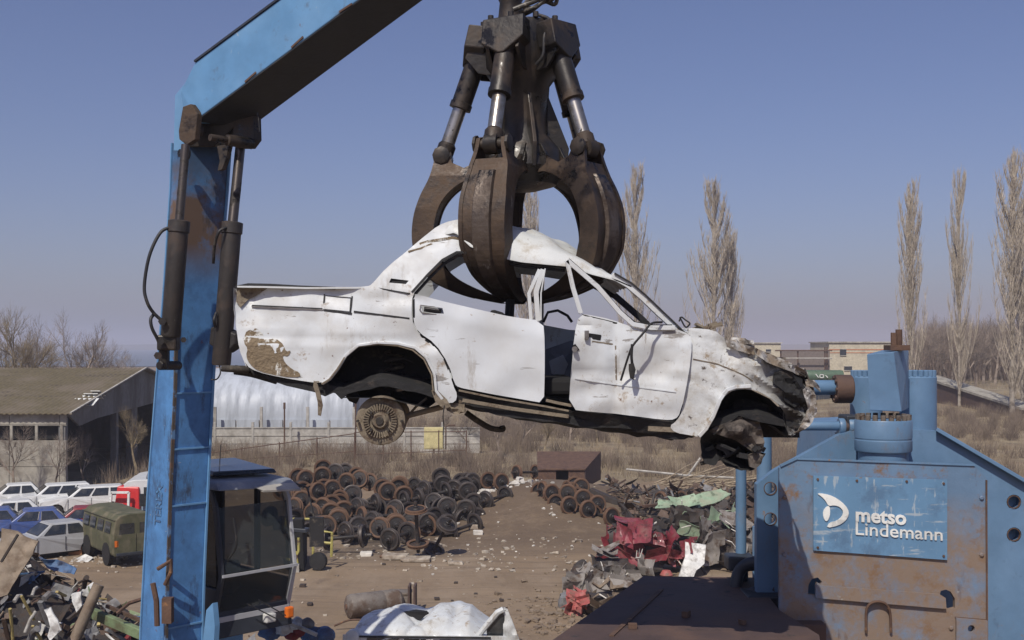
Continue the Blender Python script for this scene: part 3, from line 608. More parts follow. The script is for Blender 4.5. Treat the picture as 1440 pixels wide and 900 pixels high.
b = MB(); mark(b, [(583,413),(604,388),(624,368),(642,357),(664,357),(700,365),(734,372),(796,378)], 4, off=.02, th=.03); b.build('window_frame', M['black'], ro)
# rear door
rd = chaikin([(580,412),(600,417.5),(633,426),(690,439),(720,445.6),(764,451),(766,480),(766,530),(765,567),(740,563),(700,556),(665,549),(645,545),(639,540),(631,512),(612,483),(588,467),(581,452)], 1)
rdo = MB().sheet(rd, lambda x, y: yf_body(x, y, .004, 5)-.006, holes=[[(591,429),(622,433),(624,441),(595,440)]], sp=8, th=.03, d=CD).build('rear_door', M['whiteclean'], ca, smooth=45)
b = MB(); mark(b, [(596,434.5),(620,438)], 7, off=.012, th=.01); b.build('handle_recess', M['dark'], rdo)
b = MB(); mark(b, [(591,429),(622,433),(625,441),(620,443),(594,440),(590,435),(591,429)], 1.3, off=-.006, th=.008); mark(b, [(598,433),(617,435.5)], 1.4, off=-.012, th=.01); b.build('door_handle', M['chrome'], rdo)
def pstrip(b, pts, w, off, th, d=CD):
    return mark(b, pts, w, off=off, th=th, d=d, yf=lambda x, y: 0)
b = MB(); pstrip(b, [(747,449),(744,412),(759,378)], 5, .06, .02); pstrip(b, [(757,451),(754,410),(764,378)], 7, .05, .03); pstrip(b, [(761,450),(761,412),(767,377)], 2, .04, .02)
b.build('door_window_frame', M['white'], rdo, bevel=.002)
b = MB(); mark(b, [(581,412),(582,452),(589,466),(613,483),(632,512),(640,541),(645,546)], 3, off=.002, th=.02); mark(b, [(590,470),(612,486),(626,504),(634,524)], 6, off=.004, th=.012); b.build('door_gap', M['dark'], qo)
# front door
fd = chaikin([(815,441),(835,444),(860,449),(881,457),(899,463),(920,464),(949,462),(970,470),(973,482),(968,525),(957,581),(950,590),(935,591),(878,583),(840,580),(799,575),(803,520),(807,470)], 1)
def yfd(x, y): return yf_body(x, y, .010, 11)-.03+.02*math.exp(-((x-867)/8)**2)+ (.05*(1-(x-800)/60) if x < 860 else 0)*-1 + .012*abs(nz(x*.03, y*.03, 4))*2
fdo = MB().sheet(fd, yfd, sp=7, th=.03, d=CD).build('front_door', M['white'], ca, smooth=40)
b = MB(); mark(b, [(808,532),(860,540),(950,551)], 1.6, off=-.006, th=.01, yf=yfd); b.build('door_crease', M['whiteclean'], fdo)
b = MB(); mark(b, [(824,472),(845,475)], 8, off=-.004, th=.02, yf=yfd); mark(b, [(806,485),(812,493)], 5, off=-.006, th=.02, yf=yfd); b.build('handle_recess', M['dark'], fdo)
b = MB(); b.box(W(825,471,CD-.06), (.03,.03,.06)); b.lathe([(.02,0),(.02,.03)], W(808,491,CD-.08), V((0,-1,0)), 10); b.build('door_latch', M['chrome'], fdo)
b = MB(); mark(b, [(866,486),(867,534)], 2, off=-.003, th=.006, yf=yfd); mark(b, [(832,480),(862,484)], 2, off=-.003, th=.006, yf=yfd); b.build('panel_tear', M['mudmetal'], fdo)
b = MB(); b.tube(spline([W(931,453,CD-.03), W(916,455,CD-.10), W(905,468,CD-.13), W(890,486,CD-.13), W(884,500,CD-.10), W(873,535,CD-.04)], 6), .008, 8)
b.tube(spline([W(889,484,CD-.13), W(888,500,CD-.12), W(889,512,CD-.1)], 4), .01, 8)
b.add(*[[W(884,512,CD-.11), W(891,510,CD-.12), W(894,520,CD-.1), W(891,534,CD-.1), W(886,532,CD-.11), W(884,520,CD-.12), W(884,512,CD-.07), W(891,510,CD-.08), W(894,520,CD-.06), W(891,534,CD-.06), W(886,532,CD-.07), W(884,520,CD-.08)], [(0,1,2,3,4,5),(11,10,9,8,7,6)]+[(i,(i+1)%6,6+(i+1)%6,6+i) for i in range(6)]])
b.build('torn_mirror_arm', M['rubber'], fdo, smooth=50)
b = MB(); pstrip(b, [(817,441),(806,405),(797,366)], 6, -.02, .03); pstrip(b, [(814,441),(803,405),(795,368)], 1.6, -.03, .012)
pstrip(b, [(797,366),(840,403),(872,440),(890,456),(915,461),(949,461)], 6.5, -.02, .025); b.build('door_window_frame', M['white'], fdo, bevel=.003)
b = MB(); pstrip(b, [(800,364),(843,402),(875,438),(893,453),(915,457),(945,457)], 1.6, -.012, .02); mark(b, [(818,443),(870,455)], 2.5, off=0, yf=yfd); b.build('window_seal', M['rubber'], fdo)
# windscreen pillar
b = MB(); pstrip(b, [(862,386),(885,399),(905,416),(930,440),(950,458),(973,480)], 9, .10, .05); b.build('windscreen_pillar', M['white'], ca, bevel=.004)
b = MB(); pstrip(b, [(866,383),(890,397),(910,414),(935,438),(955,457),(975,477)], 2.2, .085, .03); b.build('windscreen_rubber', M['rubber'], ca)
b = MB()
for v in (1.35,): pstrip(b, [(850,384),(890,404),(935,443),(965,474)], 10, v, .04)
pstrip(b, [(768,450),(775,435),(790,432),(805,440),(812,450)], 4, .7, .03); b.build('far_pillar', M['black'], ca)
# front wing, crushed
wing = chaikin([(967,462),(975,461),(1006,464),(1017,474),(1030,482),(1041,486),(1060,490),(1078,497),(1093,504),(1115,514),(1136,522),(1139,532),(1148,546),(1151,568),(1150,586),(1140,600),(1124,611),(1112,616),(1106,600),(1105,581),(1097,571),(1084,560),(1070,551),(1055,547),(1031,549),(1022,555),(1014,563),(1008,580),(1000,595),(993,606),(984,615),(975,613),(950,609),(942,600),(953,592),(960,578),(968,530),(973,492)], 1)
def yfw(x, y):
    k = max(0, min(1, (x-985)/80)); e = max(0, (x-1090)/60)
    g = x*.8+y*.6; h = -x*.6+y*.8; c = abs(nz(g*.014, h*.045, 2))*1.9 + abs(nz(g*.035, h*.08, 7))*.38 + abs(nz(x*.14, y*.14, 1))*.05
    return .01 + yf_body(x, y, .006, 3)*.5 + k*(c*.085 - .03) + e*e*.10
wo = MB().sheet(wing, yfw, sp=4.5, th=.012, d=CD).build('front_wing', M['wreck'], ca, smooth=28)
b = MB(); mark(b, [(983,614),(993,603),(1003,585),(1012,562),(1022,548),(1035,544),(1056,543)], 5, off=-.03, th=.03, yf=yfw); b.build('arch_lip', M['white'], wo, bevel=.003)
b = MB(); mark(b, [(975,505),(1010,512),(1022,517),(1045,527),(1060,536)], 1.6, off=-.004, yf=yfw); b.build('wing_crease', M['mudmetal'], wo)
def hood(u, v):
    x = 968+168*u; y = interp([(968,461),(1006,463),(1017,472),(1041,484),(1093,502),(1136,521)], x)
    p = W(x, y, CD); p.y += .04+v*1.42
    e = min(1, min(v, 1-v)*6); p.z += .05*math.sin(PI*v)*(1-u*.6) 
    return p + (crumple(p, 2.6, .08)+crumple(p, 8, .010))*e*(.3+u) + V((0,0,-.035))
MB().grid(hood, 50, 34, (0,0,-.008)).build('bonnet', M['wreck'], ca, smooth=25)
b = MB(); random.seed(3)
for k in range(9):                                          # torn folded strips along the nose and wing top
    x = random.uniform(1000, 1148); y = interp([(1000,463),(1041,486),(1093,503),(1136,522),(1150,560)], x)+random.uniform(-3, 8)
    p = W(x, y, CD+random.uniform(-.02,.12)); a = random.uniform(-.7,.2)
    u = V((math.cos(a), random.uniform(-.3,.3), math.sin(a)))*random.uniform(.03,.10); v = V((random.uniform(-.3,.3), .6, 1)).normalized()*random.uniform(.012,.035)
    nn = u.cross(v).normalized()*.02
    b.add([p-u-v, p-v+nn, p+u-v, p+u+v, p+v+nn*1.8, p-u+v], [(0,1,4,5),(1,2,3,4)])
b.build('folded_metal', M['wreckw'], ca, fix=False)
def yq(o): return lambda x, y: yfw(x, y)+o+.03*abs(nz(x*.08, y*.08, 3))
MB().sheet([(1090,524),(1106,519),(1121,514),(1134,527),(1129,540),(1141,553),(1133,566),(1118,573),(1103,564),(1098,548),(1086,538)], yq(-.05), sp=4.5, th=.02, d=CD).build('radiator_remains', M['black'], ca, smooth=25)
MB().sheet([(1060,489),(1085,498),(1112,511),(1132,520),(1137,530),(1122,527),(1098,517),(1076,509),(1063,500)], yq(-.07), sp=5, th=.012, d=CD).build('torn_panel', M['wreckw'], ca, smooth=25)
MB().sheet([(1128,548),(1140,541),(1149,556),(1152,580),(1144,594),(1133,604),(1124,606),(1130,590),(1138,575),(1132,562)], yq(-.06), sp=4.5, th=.012, d=CD).build('torn_panel', M['wreckw'], ca, smooth=25)
MB().sheet([(1018,476),(1036,481),(1060,489),(1056,498),(1040,494),(1022,488)], yq(-.06), sp=5, th=.012, d=CD).build('torn_panel', M['wreckw'], ca, smooth=25)
b = MB(); random.seed(8)
def nose(u, v):
    y = 524+88*u; x = interp([(522,1136),(546,1148),(568,1152),(586,1150),(600,1140),(612,1118)], y)
    p = W(x, y, CD); p.y += .06+v*.95
    return p+crumple(p, 5, .09)*min(1, min(v, 1-v)*10+.1)
MB().grid(nose, 16, 30, (-.01,0,0)).build('nose_panel', M['burnt'], ca, smooth=25)
# sill and floor
b = MB(); b.add(*(lambda s: (s.v, s.f))(MB().sheet([(643,546),(700,559),(766,570),(800,578),(880,586),(950,595),(984,613),(975,617),(940,613),(913,611),(850,602),(780,592),(700,580),(660,574),(640,568)], lambda x, y: .05+.0025*(y-interp([(643,546),(984,612)],x))+.006*nz(x*.05,y*.2), sp=7, th=.03, d=CD)))
b.build('sill', M['black'], ca, smooth=40)
b = MB(); mark(b, [(645,549),(700,560.5),(766,571.5),(800,578)], 2.5, off=-.03, yf=lambda x,y:.045); mark(b, [(650,563),(720,575),(800,586)], 5, off=-.02, yf=lambda x,y:.05); mark(b, [(912,603),(950,605),(980,611)], 7, off=-.02, yf=lambda x,y:.05); mark(b, [(768,563),(785,567),(806,571)], 4, off=-.01, yf=lambda x,y:.04); b.build('sill_trim', M['mudmetal'], ca)
def floor(u, v):
    x = 350+780*u; y = interp([(350,516),(445,541),(478,556),(540,540),(600,556),(640,566),(700,582),(913,613),(960,619),(1005,600),(1060,590),(1130,606)], x)
    p = W(x, y, CD); p.y += .07+v*1.4; return p+crumple(p, 4, .05)+V((0,0,.04*math.sin(v*14)))
MB().grid(floor, 60, 16, (0,0,.05)).build('floor_pan', M['black'], ca, smooth=40)
b = MB()
def well(pts, depth=.34):
    n = len(pts); A = [W(x, y, CD)+V((0,.03,0)) for x, y in pts]; Bq = [p+V((0,depth,0)) for p in A]
    return MB().add(A+Bq, [(i, i+1, n+i+1, n+i) for i in range(n-1)]+[list(range(n, 2*n))])
well([(450,541),(462,534),(473,520),(485,501),(504,487),(532,483),(559,485),(582,491),(598,505),(609,527),(611,551),(619,561),(600,575),(540,560),(480,560)]).build('wheel_well', M['black'], ca, smooth=50)
well([(984,615),(1000,595),(1010,565),(1018,556),(1032,549),(1055,547),(1084,561),(1105,582),(1110,615),(1090,600),(1040,585),(1005,612)], .45).build('wheel_well', M['black'], ca, smooth=50)
b = MB()
mark(b, [(452,540),(463,533),(474,519),(486,500),(504,485.5),(532,481.5),(560,483),(584,489),(600,503),(611,526),(613,550),(622,562)], 4, off=-.015, th=.03); b.build('arch_lip', M['white'], ca, bevel=.004)
b = MB(); pstrip(b, [(452,540),(463,533),(474,519),(486,500),(504,487.5),(532,484),(559,486),(580,492),(596,505),(607,527),(609,550)], 2, .0, .02); b.build('arch_edge', M['mudmetal'], ca)
b = MB(); b.sheet([(362,522),(398,530),(440,537),(452,540),(470,546),(486,556),(478,562),(468,552),(455,558),(440,552),(400,543),(372,533)], lambda x, y: .06, sp=8, th=.05, d=CD); b.sheet([(478,556),(490,545),(500,560),(495,570),(485,566)], lambda x, y: .2, sp=8, th=.05, d=CD); b.build('rear_valance', M['black'], ca)
# rear axle, spring, bare wheel
WC = W(534, 592, CD+.06)
rw = MB().lathe([(.02,.0),(.045,-.01),(.055,.0),(.06,.02),(.10,.02),(.115,.012),(.125,.03),(.155,.025),(.175,.035),(.178,.10),(.165,.13),(.10,.14)], WC, V((0.05,1,.02)), 40).build('wheel', M['mudmetal'], ca, smooth=40)
b = MB()
for k in range(36):
    a = 2*PI*k/36; c = WC+V((math.cos(a), 0, math.sin(a)))*.10+V((0,.013,0)); b.box(c, (.042,.024,.0075), Matrix.Rotation(-a, 3, 'Y'))
b.build('cooling_fins', M['mudmetal'], rw)
b = MB(); b.lathe([(.05,-.002),(.062,.02)], WC, V((0,1,0)), 20)
for k in range(8):
    a = 2*PI*k/8; b.lathe([(.010,-.01),(.010,.03)], WC+V((math.cos(a)*.085, -.0, math.sin(a)*.085)) if k % 2 else WC+V((math.cos(a)*.155, .01, math.sin(a)*.155)), V((0,-1,0)), 6)
b.lathe([(.03,.0),(.026,-.02),(.0,-.02)], WC, V((0,1,0)), 16); b.build('wheel_hub', M['dark2'], rw, smooth=40)
b = MB(); b.tube([WC+V((0,.1,.02)), WC+V((.05,1.2,.0))], .035, 12); b.lathe([(.04,0),(.12,.05),(.12,.16),(.04,.22)], WC+V((.03,.55,.01)), V((0,1,0)), 18)
b.tube([WC+V((.08,.14,.0)), W(580,583,CD+.2), W(622,572,CD+.15)], [.018,.02,.022], 10); b.tube([W(560,600,CD+.2), W(585,572,CD+.2), W(600,560,CD+.2)], .01, 6)
b.build('rear_axle', M['mudmetal'], ca, smooth=40)
b = MB(); P = [W(555,553,CD+.3)+V((.065*math.cos(k*.5), .065*math.sin(k*.5), .0052*k)) for k in range(60)]; b.tube(P, .011, 7); b.build('coil_spring', M['dark2'], ca, smooth=60)
b = MB(); b.box(W(540,550,CD+.35), (.12,.1,.35)); b.tube([W(548,520,CD+.2), W(552,508,CD+.15), W(568,504,CD+.12), W(580,509,CD+.12)], .006, 6); b.build('damper', M['black'], ca, bevel=.01)
b = MB(); b.tube([W(558,549,CD+.1), W(580,545,CD+.1)], .012, 6); b.build('brake_pipe', M['mudmetal'], ca)
b = MB(); b.hexa([W(443,538,CD), W(449,538,CD), W(449,538,CD+.01), W(443,538,CD+.01), W(443,536,CD), W(449,536,CD), W(449,536,CD+.01), W(443,536,CD+.01)])
b.sheet([(442,535),(447,540),(451,554),(454,570),(451,585),(447,584),(447,566),(444,552),(441,543)], lambda x, y: -.02+.0005*(y-540), sp=5, th=.012, d=CD); b.build('hanging_strip', M['mudmetal'], ca, smooth=40)
b = MB(); b.sheet([(606,549),(614,548),(628,562),(634,572),(624,576),(612,565)], lambda x, y: .02+.03*abs(nz(x*.2,y*.2)), sp=5, th=.01, d=CD); b.sheet([(622,566),(640,560),(652,566),(655,580),(640,584),(628,578)], lambda x, y: .06+.06*abs(nz(x*.15,y*.2)), sp=5, th=.02, d=CD); b.build('torn_bracket', M['mudmetal'], ca, smooth=30)
hose([W(625,570,CD), W(623,585,CD), W(624,600,CD+.02), W(623,612,CD)], .004, ca, 'dangling_wire')
hose([W(655,580,CD+.5), W(672,592,CD+.5), W(690,602,CD+.55), W(706,604,CD+.6), W(706,599,CD+.6)], .022, ca, 'exhaust_pipe', 'dark2')
b = MB(); b.tube([W(312,518,CD+.2), W(334,519,CD+.2), W(348,520,CD+.25)], [.024,.026,.03], 12); b.build('tail_pipe', M['dark2'], ca, smooth=50)
hose([W(330,520,CD+.25), W(355,524,CD+.3), W(390,534,CD+.3)], .035, ca, 'exhaust_pipe', 'black')
# far side of the body: same openings, seen through the windows
FD = 1.38
def far(x, y, o): p = W(x, y, CD+.0); return V((p.x, p.y+FD-o, p.z))
farp = [(327,404),(516,402),(543,374),(578,344),(605,331),(641,334),(662,340),(700,360),(730,367),(735,376),(700,370),(662,352),(641,352),(621,364),(579,411),(720,446),(765,451),(764,380),(772,380),(772,452),(815,460),(950,464),(968,480),(957,590),(800,590),(640,566),(619,558),(598,504),(532,482),(485,500),(450,539),(345,514)]
MB().sheet(farp, lambda x, y: yf_body(x, y), sp=12, th=.01, mp=far).build('far_side_panel', M['white'], ca, smooth=45)
b = MB(); b.sheet([(772,492),(812,478),(900,490),(950,500),(950,580),(772,566)], lambda x, y: .9+.02*nz(x*.05,y*.05), holes=[[(778,510),(800,500),(808,515),(800,536),(782,530)]], sp=9, th=.02, d=CD); b.build('far_door_trim', M['navy'], ca)
b = MB(); b.box(W(690,480,CD+.7), (.12,1.0,.45), Matrix.Rotation(.3, 3, 'Y')); b.box(W(720,540,CD+.7), (.9,1.1,.12)); b.box(W(860,500,CD+.7), (.12,1.0,.30)); b.box(W(940,495,CD+.7), (.15,1.2,.22)); b.build('seat_frame', M['dark'], ca, bevel=.03)
b = MB(); b.tube([W(718,415,CD+.6), W(716,450,CD+.6), W(722,500,CD+.6)], .035, 8); b.build('far_pillar', M['black'], ca)
b = MB(); P = [W(955,452,CD+.3), W(958,446,CD+.3), W(964,450,CD+.25), W(970,455,CD+.25), (W(964,460,CD+.3)), W(956,446,CD+.3)]; b.tube(spline(P, 4), .006, 6); b.build('bent_wiper', M['rubber'], ca)
# scraps where the windscreen was
b = MB(); random.seed(11)
for k in range(16):
    p = W(random.uniform(970,1012), random.uniform(457,470), CD+random.uniform(.02,.5)); b.box(p, (random.uniform(.02,.10),random.uniform(.02,.1),random.uniform(.008,.03)), Matrix.Rotation(random.uniform(-.6,.6), 3, 'Y'))
b.build('scuttle_debris', M['mudmetal'], ca)
# the crushed front wheel cone hanging below the arch
def yc(x, y): return .02+.16*math.exp(-((x-1035)/18)**2-((y-605)/14)**2)*-1+.07*abs(nz(x*.05,y*.06))+.03*abs(nz(x*.14,y*.14))
MB().sheet([(997,607),(1008,600),(1022,594),(1038,587),(1056,583),(1068,584),(1074,588),(1070,596),(1074,608),(1077,622),(1075,634),(1070,641),(1062,638),(1050,629),(1034,619),(1016,613)], yc, sp=4.5, th=.02, d=CD+.05).build('crushed_wheel', M['burnt'], ca, smooth=30)
def bowl(u, v):
    px = 990+85*u; c = interp([(990,609),(1016,613),(1034,620),(1050,630),(1062,638),(1075,636)], px); lo = interp([(990,650),(1005,654),(1013,645),(1022,655),(1040,660),(1057,661),(1068,652),(1075,638)], px)
    y = c-6+(lo-c+6)*v; p = W(px, y, CD+.08); p.y += .34*math.sin(PI*min(1, v*1.0))*(.4+u*.6); return p+crumple(p, 10, .03)
MB().grid(bowl, 26, 12, (0,.02,0)).build('bent_rim', M['black'], ca, smooth=40)
b = MB(); b.sheet([(1052,640),(1064,636),(1074,640),(1071,652),(1062,659),(1054,656)], lambda x, y: .02*nz(x*.2,y*.2), sp=4, th=.03, d=CD+.04); b.build('torn_hub', M['burnt'], ca, smooth=30)
b = MB()
for k in range(26):
    p = W(random.uniform(990,1068), random.uniform(636,650), CD+random.uniform(.0,.4)); 
    if p.x > W(1020,0,CD).x or k < 5: b.box(p+V((0,0,.04)), (random.uniform(.02,.10),.05,random.uniform(.01,.04)), Matrix.Rotation(random.uniform(-1,1), 3, 'Y'))
b.tube(spline([W(985,652,CD+.2), W(1005,647,CD+.2), W(1025,640,CD+.2), W(1040,630,CD+.2)], 4), .015, 6); b.build('torn_rubber', M['rubber'], ca)
b = MB(); b.tube(spline([W(1020,590,CD+.3), W(1040,575,CD+.35), W(1070,580,CD+.3), W(1095,605,CD+.3)], 5), .05, 8); b.box(W(1085,590,CD+.5), (.3,.4,.2)); 
for v in range(len(b.v)): b.v[v] += crumple(b.v[v], 7, .06)
b.build('suspension_arm', M['black'], ca, smooth=40)
# ------------------------------------------------------------------ baling press on the right
pr = empty('scrap_press', (3.6, 11.2, 0), 'big blue rust streaked baling press with a lettered sign plate, bolted cylinders and pipes', 'press')
PD = 10.0
def plate(poly, d, th, holes=(), sp=14, mp=None, rel=.003):
    return MB().sheet(poly, lambda x, y: rel*nz(x*.02, y*.02)*2, holes=holes, sp=sp, th=th, d=d)
def circ(x, y, r, n=14, a0=0): return [(x+r*math.cos(a0+2*PI*k/n), y+r*math.sin(a0+2*PI*k/n)) for k in range(n)]
# hooked slots at the ends of the latch bar
hookL = [(1136,836),(1137,822),(1142,814),(1150,812),(1156,818),(1154,822),(1149,819),(1148,826),(1148,837)]
hookR = [(1321,838),(1323,831),(1330,829),(1337,832),(1343,842),(1343,855),(1336,857),(1331,855),(1330,841)]
pf = plate([(1096,658),(1120,646),(1370,655),(1387,672),(1389,760),(1390,930),(1390,1150),(1096,1150),(1096,765)], PD, .05, [hookL, hookR, circ(1365,885,5)], rel=.002)
pfo = pf.build('front_plate', M['pplate'], pr, bevel=0)
backp = [(1064,681),(1090,661),(1181,611),(1212,603),(1318,606),(1378,637),(1440,674),(1500,712),(1560,760),(1640,880),(1640,1150),(1064,1150)]
plate(backp, PD+.58, .10, [circ(1083.5,687,9), circ(1083.5,730,9), circ(1426,706,10.5), circ(1426,752,10.5)], sp=18).build('frame_plate', M['pblue'], pr)
b = MB()                                                     # deep frame behind, with its sloping top
q = [(1215,690),(1222,613),(1318,609),(1500,716),(1640,890),(1640,1150),(1215,1150)]
A = [W(x, y, PD+.69) for x, y in q]; b.prism(A, V((0,2.6,0))); b.build('press_body', M['pblue'], pr, bevel=.02)
b = MB(); b.hexa([W(1316,606,PD+.5), W(1530,731,PD+.5), W(1530,731,PD+.8), W(1316,606,PD+.8), W(1318,601,PD+.5), W(1532,726,PD+.5), W(1532,726,PD+.8), W(1318,601,PD+.8)]); b.build('sloping_edge', M['pblue'], pr, bevel=.006)
b = MB(); b.prism([W(1181,611,PD+.9), W(1214,590,PD+.9), W(1214,640,PD+.9), W(1181,640,PD+.9)], V((0,.05,0))); b.build('gusset', M['pblue'], pr)
for x, y in ((1083.5,687),(1083.5,730),(1426,706),(1426,752)):
    MB().lathe([(.055,0),(.062,.0),(.062,.02),(.055,.02)], W(x, y, PD+.575), V((0,1,0)), 20, cap=False).build('hole_rim', M['rustst'], pr)
# edge strips and rivets on the front plate
b = MB(); b.bar(W(1097,655,PD-.004), W(1121,644,PD-.004), .02, .02); b.bar(W(1121,645,PD-.004), W(1371,654,PD-.004), .016, .016); b.build('top_flange', M['pblue'], pfo)
b = MB(); b.bar(W(1387,675,PD-.004), W(1388,935,PD-.004), .014, .014); b.bar(W(1343,868,PD-.004), W(1388,872,PD-.004), .012, .012); b.build('side_flange', M['rustst'], pfo)
b = plate([(1147,823),(1322,836),(1330,841),(1331,856),(1326,856),(1147,841)], PD-.035, .03); b.build('latch_bar', M['pplate'], pfo, bevel=.004)
b = plate([(1345,869),(1389,873),(1389,960),(1345,960)], PD-.03, .025, [circ(1366,884,5)]); b.build('corner_patch', M['pplate'], pfo)
P = [W(1218,890,PD-.02), W(1218,862,PD-.03), W(1221,852,PD-.04), W(1228,847,PD-.05), W(1236,846,PD-.05), W(1245,849,PD-.05), W(1250,856,PD-.04), W(1252,866,PD-.03), W(1253,890,PD-.02)]
MB().tube(spline(P, 5), .012, 8).build('lifting_loop', M['rustst'], pfo, smooth=60)
for x, y in ((1103,700),(1103,780),(1380,700),(1380,780),(1337,883)):
    MB().lathe([(.02,0),(.02,.012),(.012,.018)], W(x, y, PD), V((0,-1,0)), 8).build('bolt', M['pplate'], pfo)
# sign
def sg(x, y): return W(x, y, PD-.02)
so_ = plate([(1144,669),(1332,675),(1332,787.5),(1144,774)], PD-.022, .018, sp=20, rel=0).build('sign_plate', M['sign'], pr, bevel=.002)
u3 = (sg(1326,0+764)-sg(1170,0+753)).normalized(); n3 = V((0,-1,0)); v3 = V((0,0,1))
def put(txt, x, y, wpx, hpx, bold, name):
    vs, fs = text_mesh(txt, 1, .5, bold)
    x0 = min(p.x for p in vs); x1 = max(p.x for p in vs); y0 = min(p.y for p in vs if True); 
    s = wpx*PD/F/(x1-x0); vy = hpx*PD/F
    MB().add([W(x, y, PD-.024) + u3*(p.x-x0)*s + v3*p.y*vy + n3*(p.z+.5)*.010 for p in vs], fs).build(name, M['letter'], so_)
put('metso', 1203, 732.5, 71, 27.5, .028, 'lettering')
put('Lindemann', 1203, 751.5, 122, 25.5, .004, 'lettering')
def em(P): return [W(1020+x/2.045, 460+y/2.045, PD-.033) for x, y in chaikin(P, 1)]
E1 = [(263,478),(285,479),(310,486),(335,502),(353,522),(356,540),(345,558),(325,571),(291,578),(300,562),(320,558),(336,545),(340,530),(330,517),(313,512),(297,515),(289,500),(278,488)]
MB().prism(em(E1), V((0,.010,0))).build('emblem', M['letter'], so_)
MB().prism(em([(281,530),(290,517),(300,514),(302,535),(298,552),(290,560),(282,548)]), V((0,.010,0))).build('emblem', M['letter'], so_)
for x, y in ((1150,674),(1205,676),(1275,677),(1327,680),(1150,770),(1327,782)): MB().lathe([(.012,0),(.010,.008)], W(x, y, PD-.024), V((0,-1,0)), 8).build('rivet', M['rustst'], so_)
# cylinders and boxes on top
def vcyl(x0, x1, y0, y1, d, name, m='pblue', bolts=0, prof=None, n=36, bm='pblue', br=.016, bh=.04):
    cx = (x0+x1)/2; r = (x1-x0)/2*d/F; c = W(cx, y1, d); top = W(cx, y0, d).z-c.z
    o = MB().lathe(prof(r, top) if prof else [(r,0),(r,top-.01),(r-.01,top)], c, V((0,0,1)), n).build(name, M[m], pr, smooth=35)
    for k in range(bolts):
        a = 2*PI*k/bolts; MB().lathe([(br,0),(br,bh),(br*.8,bh+.004)], c+V((math.cos(a)*(r-.03), math.sin(a)*(r-.03), top)), V((0,0,1)), 10).build('bolt', M[bm], o)
    return o
M['boltst'] = mat('worn_bolt_steel', (.20,.17,.14), [dict(c=(.08,.05,.035), s=20, lo=.5, hi=.6)], rough=.5, metal=.5)
vcyl(1266, 1316, 529, 640, PD+1.3, 'large_cylinder', bolts=18, br=.026, bh=.055)
vcyl(1196, 1240, 529, 660, PD+1.5, 'large_cylinder', bolts=16, br=.026, bh=.055)
vcyl(1208, 1276, 633, 665, PD+.3, 'cylinder_neck')
vcyl(1203, 1281, 590, 634, PD+.3, 'flanged_cylinder', bolts=20, bm='boltst', br=.024, bh=.045, prof=lambda r, t: [(r*.98,-.0),(r,.01),(r,.10),(r*.985,.105),(r*.985,.115),(r,.12),(r,t-.01),(r*.98,t)])
b = MB()
b.hexa([W(1223,577,PD+.35), W(1268,579,PD+.35), W(1278,574,PD+.95), W(1234,574,PD+.95), W(1219,498,PD+.35), W(1257,495,PD+.35), W(1278,490,PD+.95), W(1242,492,PD+.95)])
bx = b.build('valve_box', M['pblue'], pr, bevel=.006)
b = MB(); b.box(W(1261,489,PD+.6), (.18,.2,.05)); b.lathe([(.03,0),(.03,.14)], W(1257,489,PD+.55), V((0,0,1)), 10); b.lathe([(.032,0),(.032,.17)], W(1264,489,PD+.6), V((0,0,1)), 10); b.build('rusty_stub', M['rustst'], bx)
def hcyl(x0, x1, y, hpx, d, name, m='pblue', par=None, n=24):
    r = hpx/2*d/F; return MB().lathe([(r*.95,0),(r,.008),(r,W(x1,y,d).x-W(x0,y,d).x-.008),(r*.95,W(x1,y,d).x-W(x0,y,d).x)], W(x0, y, d), V((1,0,0)), n).build(name, M[m], par or pr, smooth=35)
hcyl(1100, 1176, 545, 21, PD+1.2, 'pipe'); f1 = hcyl(1173, 1197, 547, 40, PD+1.2, 'flange', 'rusty2')
for k in range(8):
    a = 2*PI*k/8; MB().lathe([(.02,0),(.02,.05)], W(1171, 547, PD+1.2)+V((0, math.cos(a)*.11, math.sin(a)*.11)), V((1,0,0)), 6).build('bolt', M['rusty2'], f1)
hcyl(1098, 1181, 599, 13, PD+.7, 'pipe'); hcyl(1179, 1187, 600, 24, PD+.7, 'flange'); hcyl(1187, 1192, 600, 18, PD+.7, 'flange', 'rusty2'); hcyl(1192, 1206, 600, 26, PD+.7, 'flange')
b = MB(); b.box(W(1195,610,PD+.8), (.14,.3,.36)); b.build('pump_block', M['cabdark'], pr, bevel=.01)
b = MB(); b.prism([W(1186,612,PD+.6), W(1202,604,PD+.6), W(1202,628,PD+.6)], V((0,.3,0))); b.build('gusset', M['cabdark'], pr)
def vtube(x, y0, y1, wpx, d, name='upright_pipe', m='pblue'): return MB().tube([W(x, y1, d), W(x, y0, d)], wpx/2*d/F, 20).build(name, M[m], pr, smooth=40)
vtube(1042, 652, 782, 15, 11.2); vtube(1074.5, 612, 860, 21, 11.6); vtube(1041, 780, 870, 22, 11.2, m='cabdark'); vtube(1062, 740, 870, 8, 11.4, 'thin_pipe')
hose([W(1036,880,10.9), W(1034,830,10.9), W(1042,800,10.9), W(1065,790,10.8), W(1098,792,10.7)], .06, pr, 'bent_pipe', 'cabdark')
hose([W(1046,880,10.7), W(1048,845,10.7), W(1058,830,10.7), W(1090,828,10.6)], .035, pr, 'bent_pipe', 'cabdark')
b = MB(); b.box(W(1040,790,11.1), (.26,.26,.14)); b.box(W(1083,855,10.6), (.5,.4,.3)); b.build('pipe_clamp', M['cabdark'], pr, bevel=.02)
b = MB(); b.box(W(1092,870,10.1)+V((0,0,-.1)), (.75,.5,.22)); b.build('lower_ledge', M['rusty2'], pr, bevel=.01)
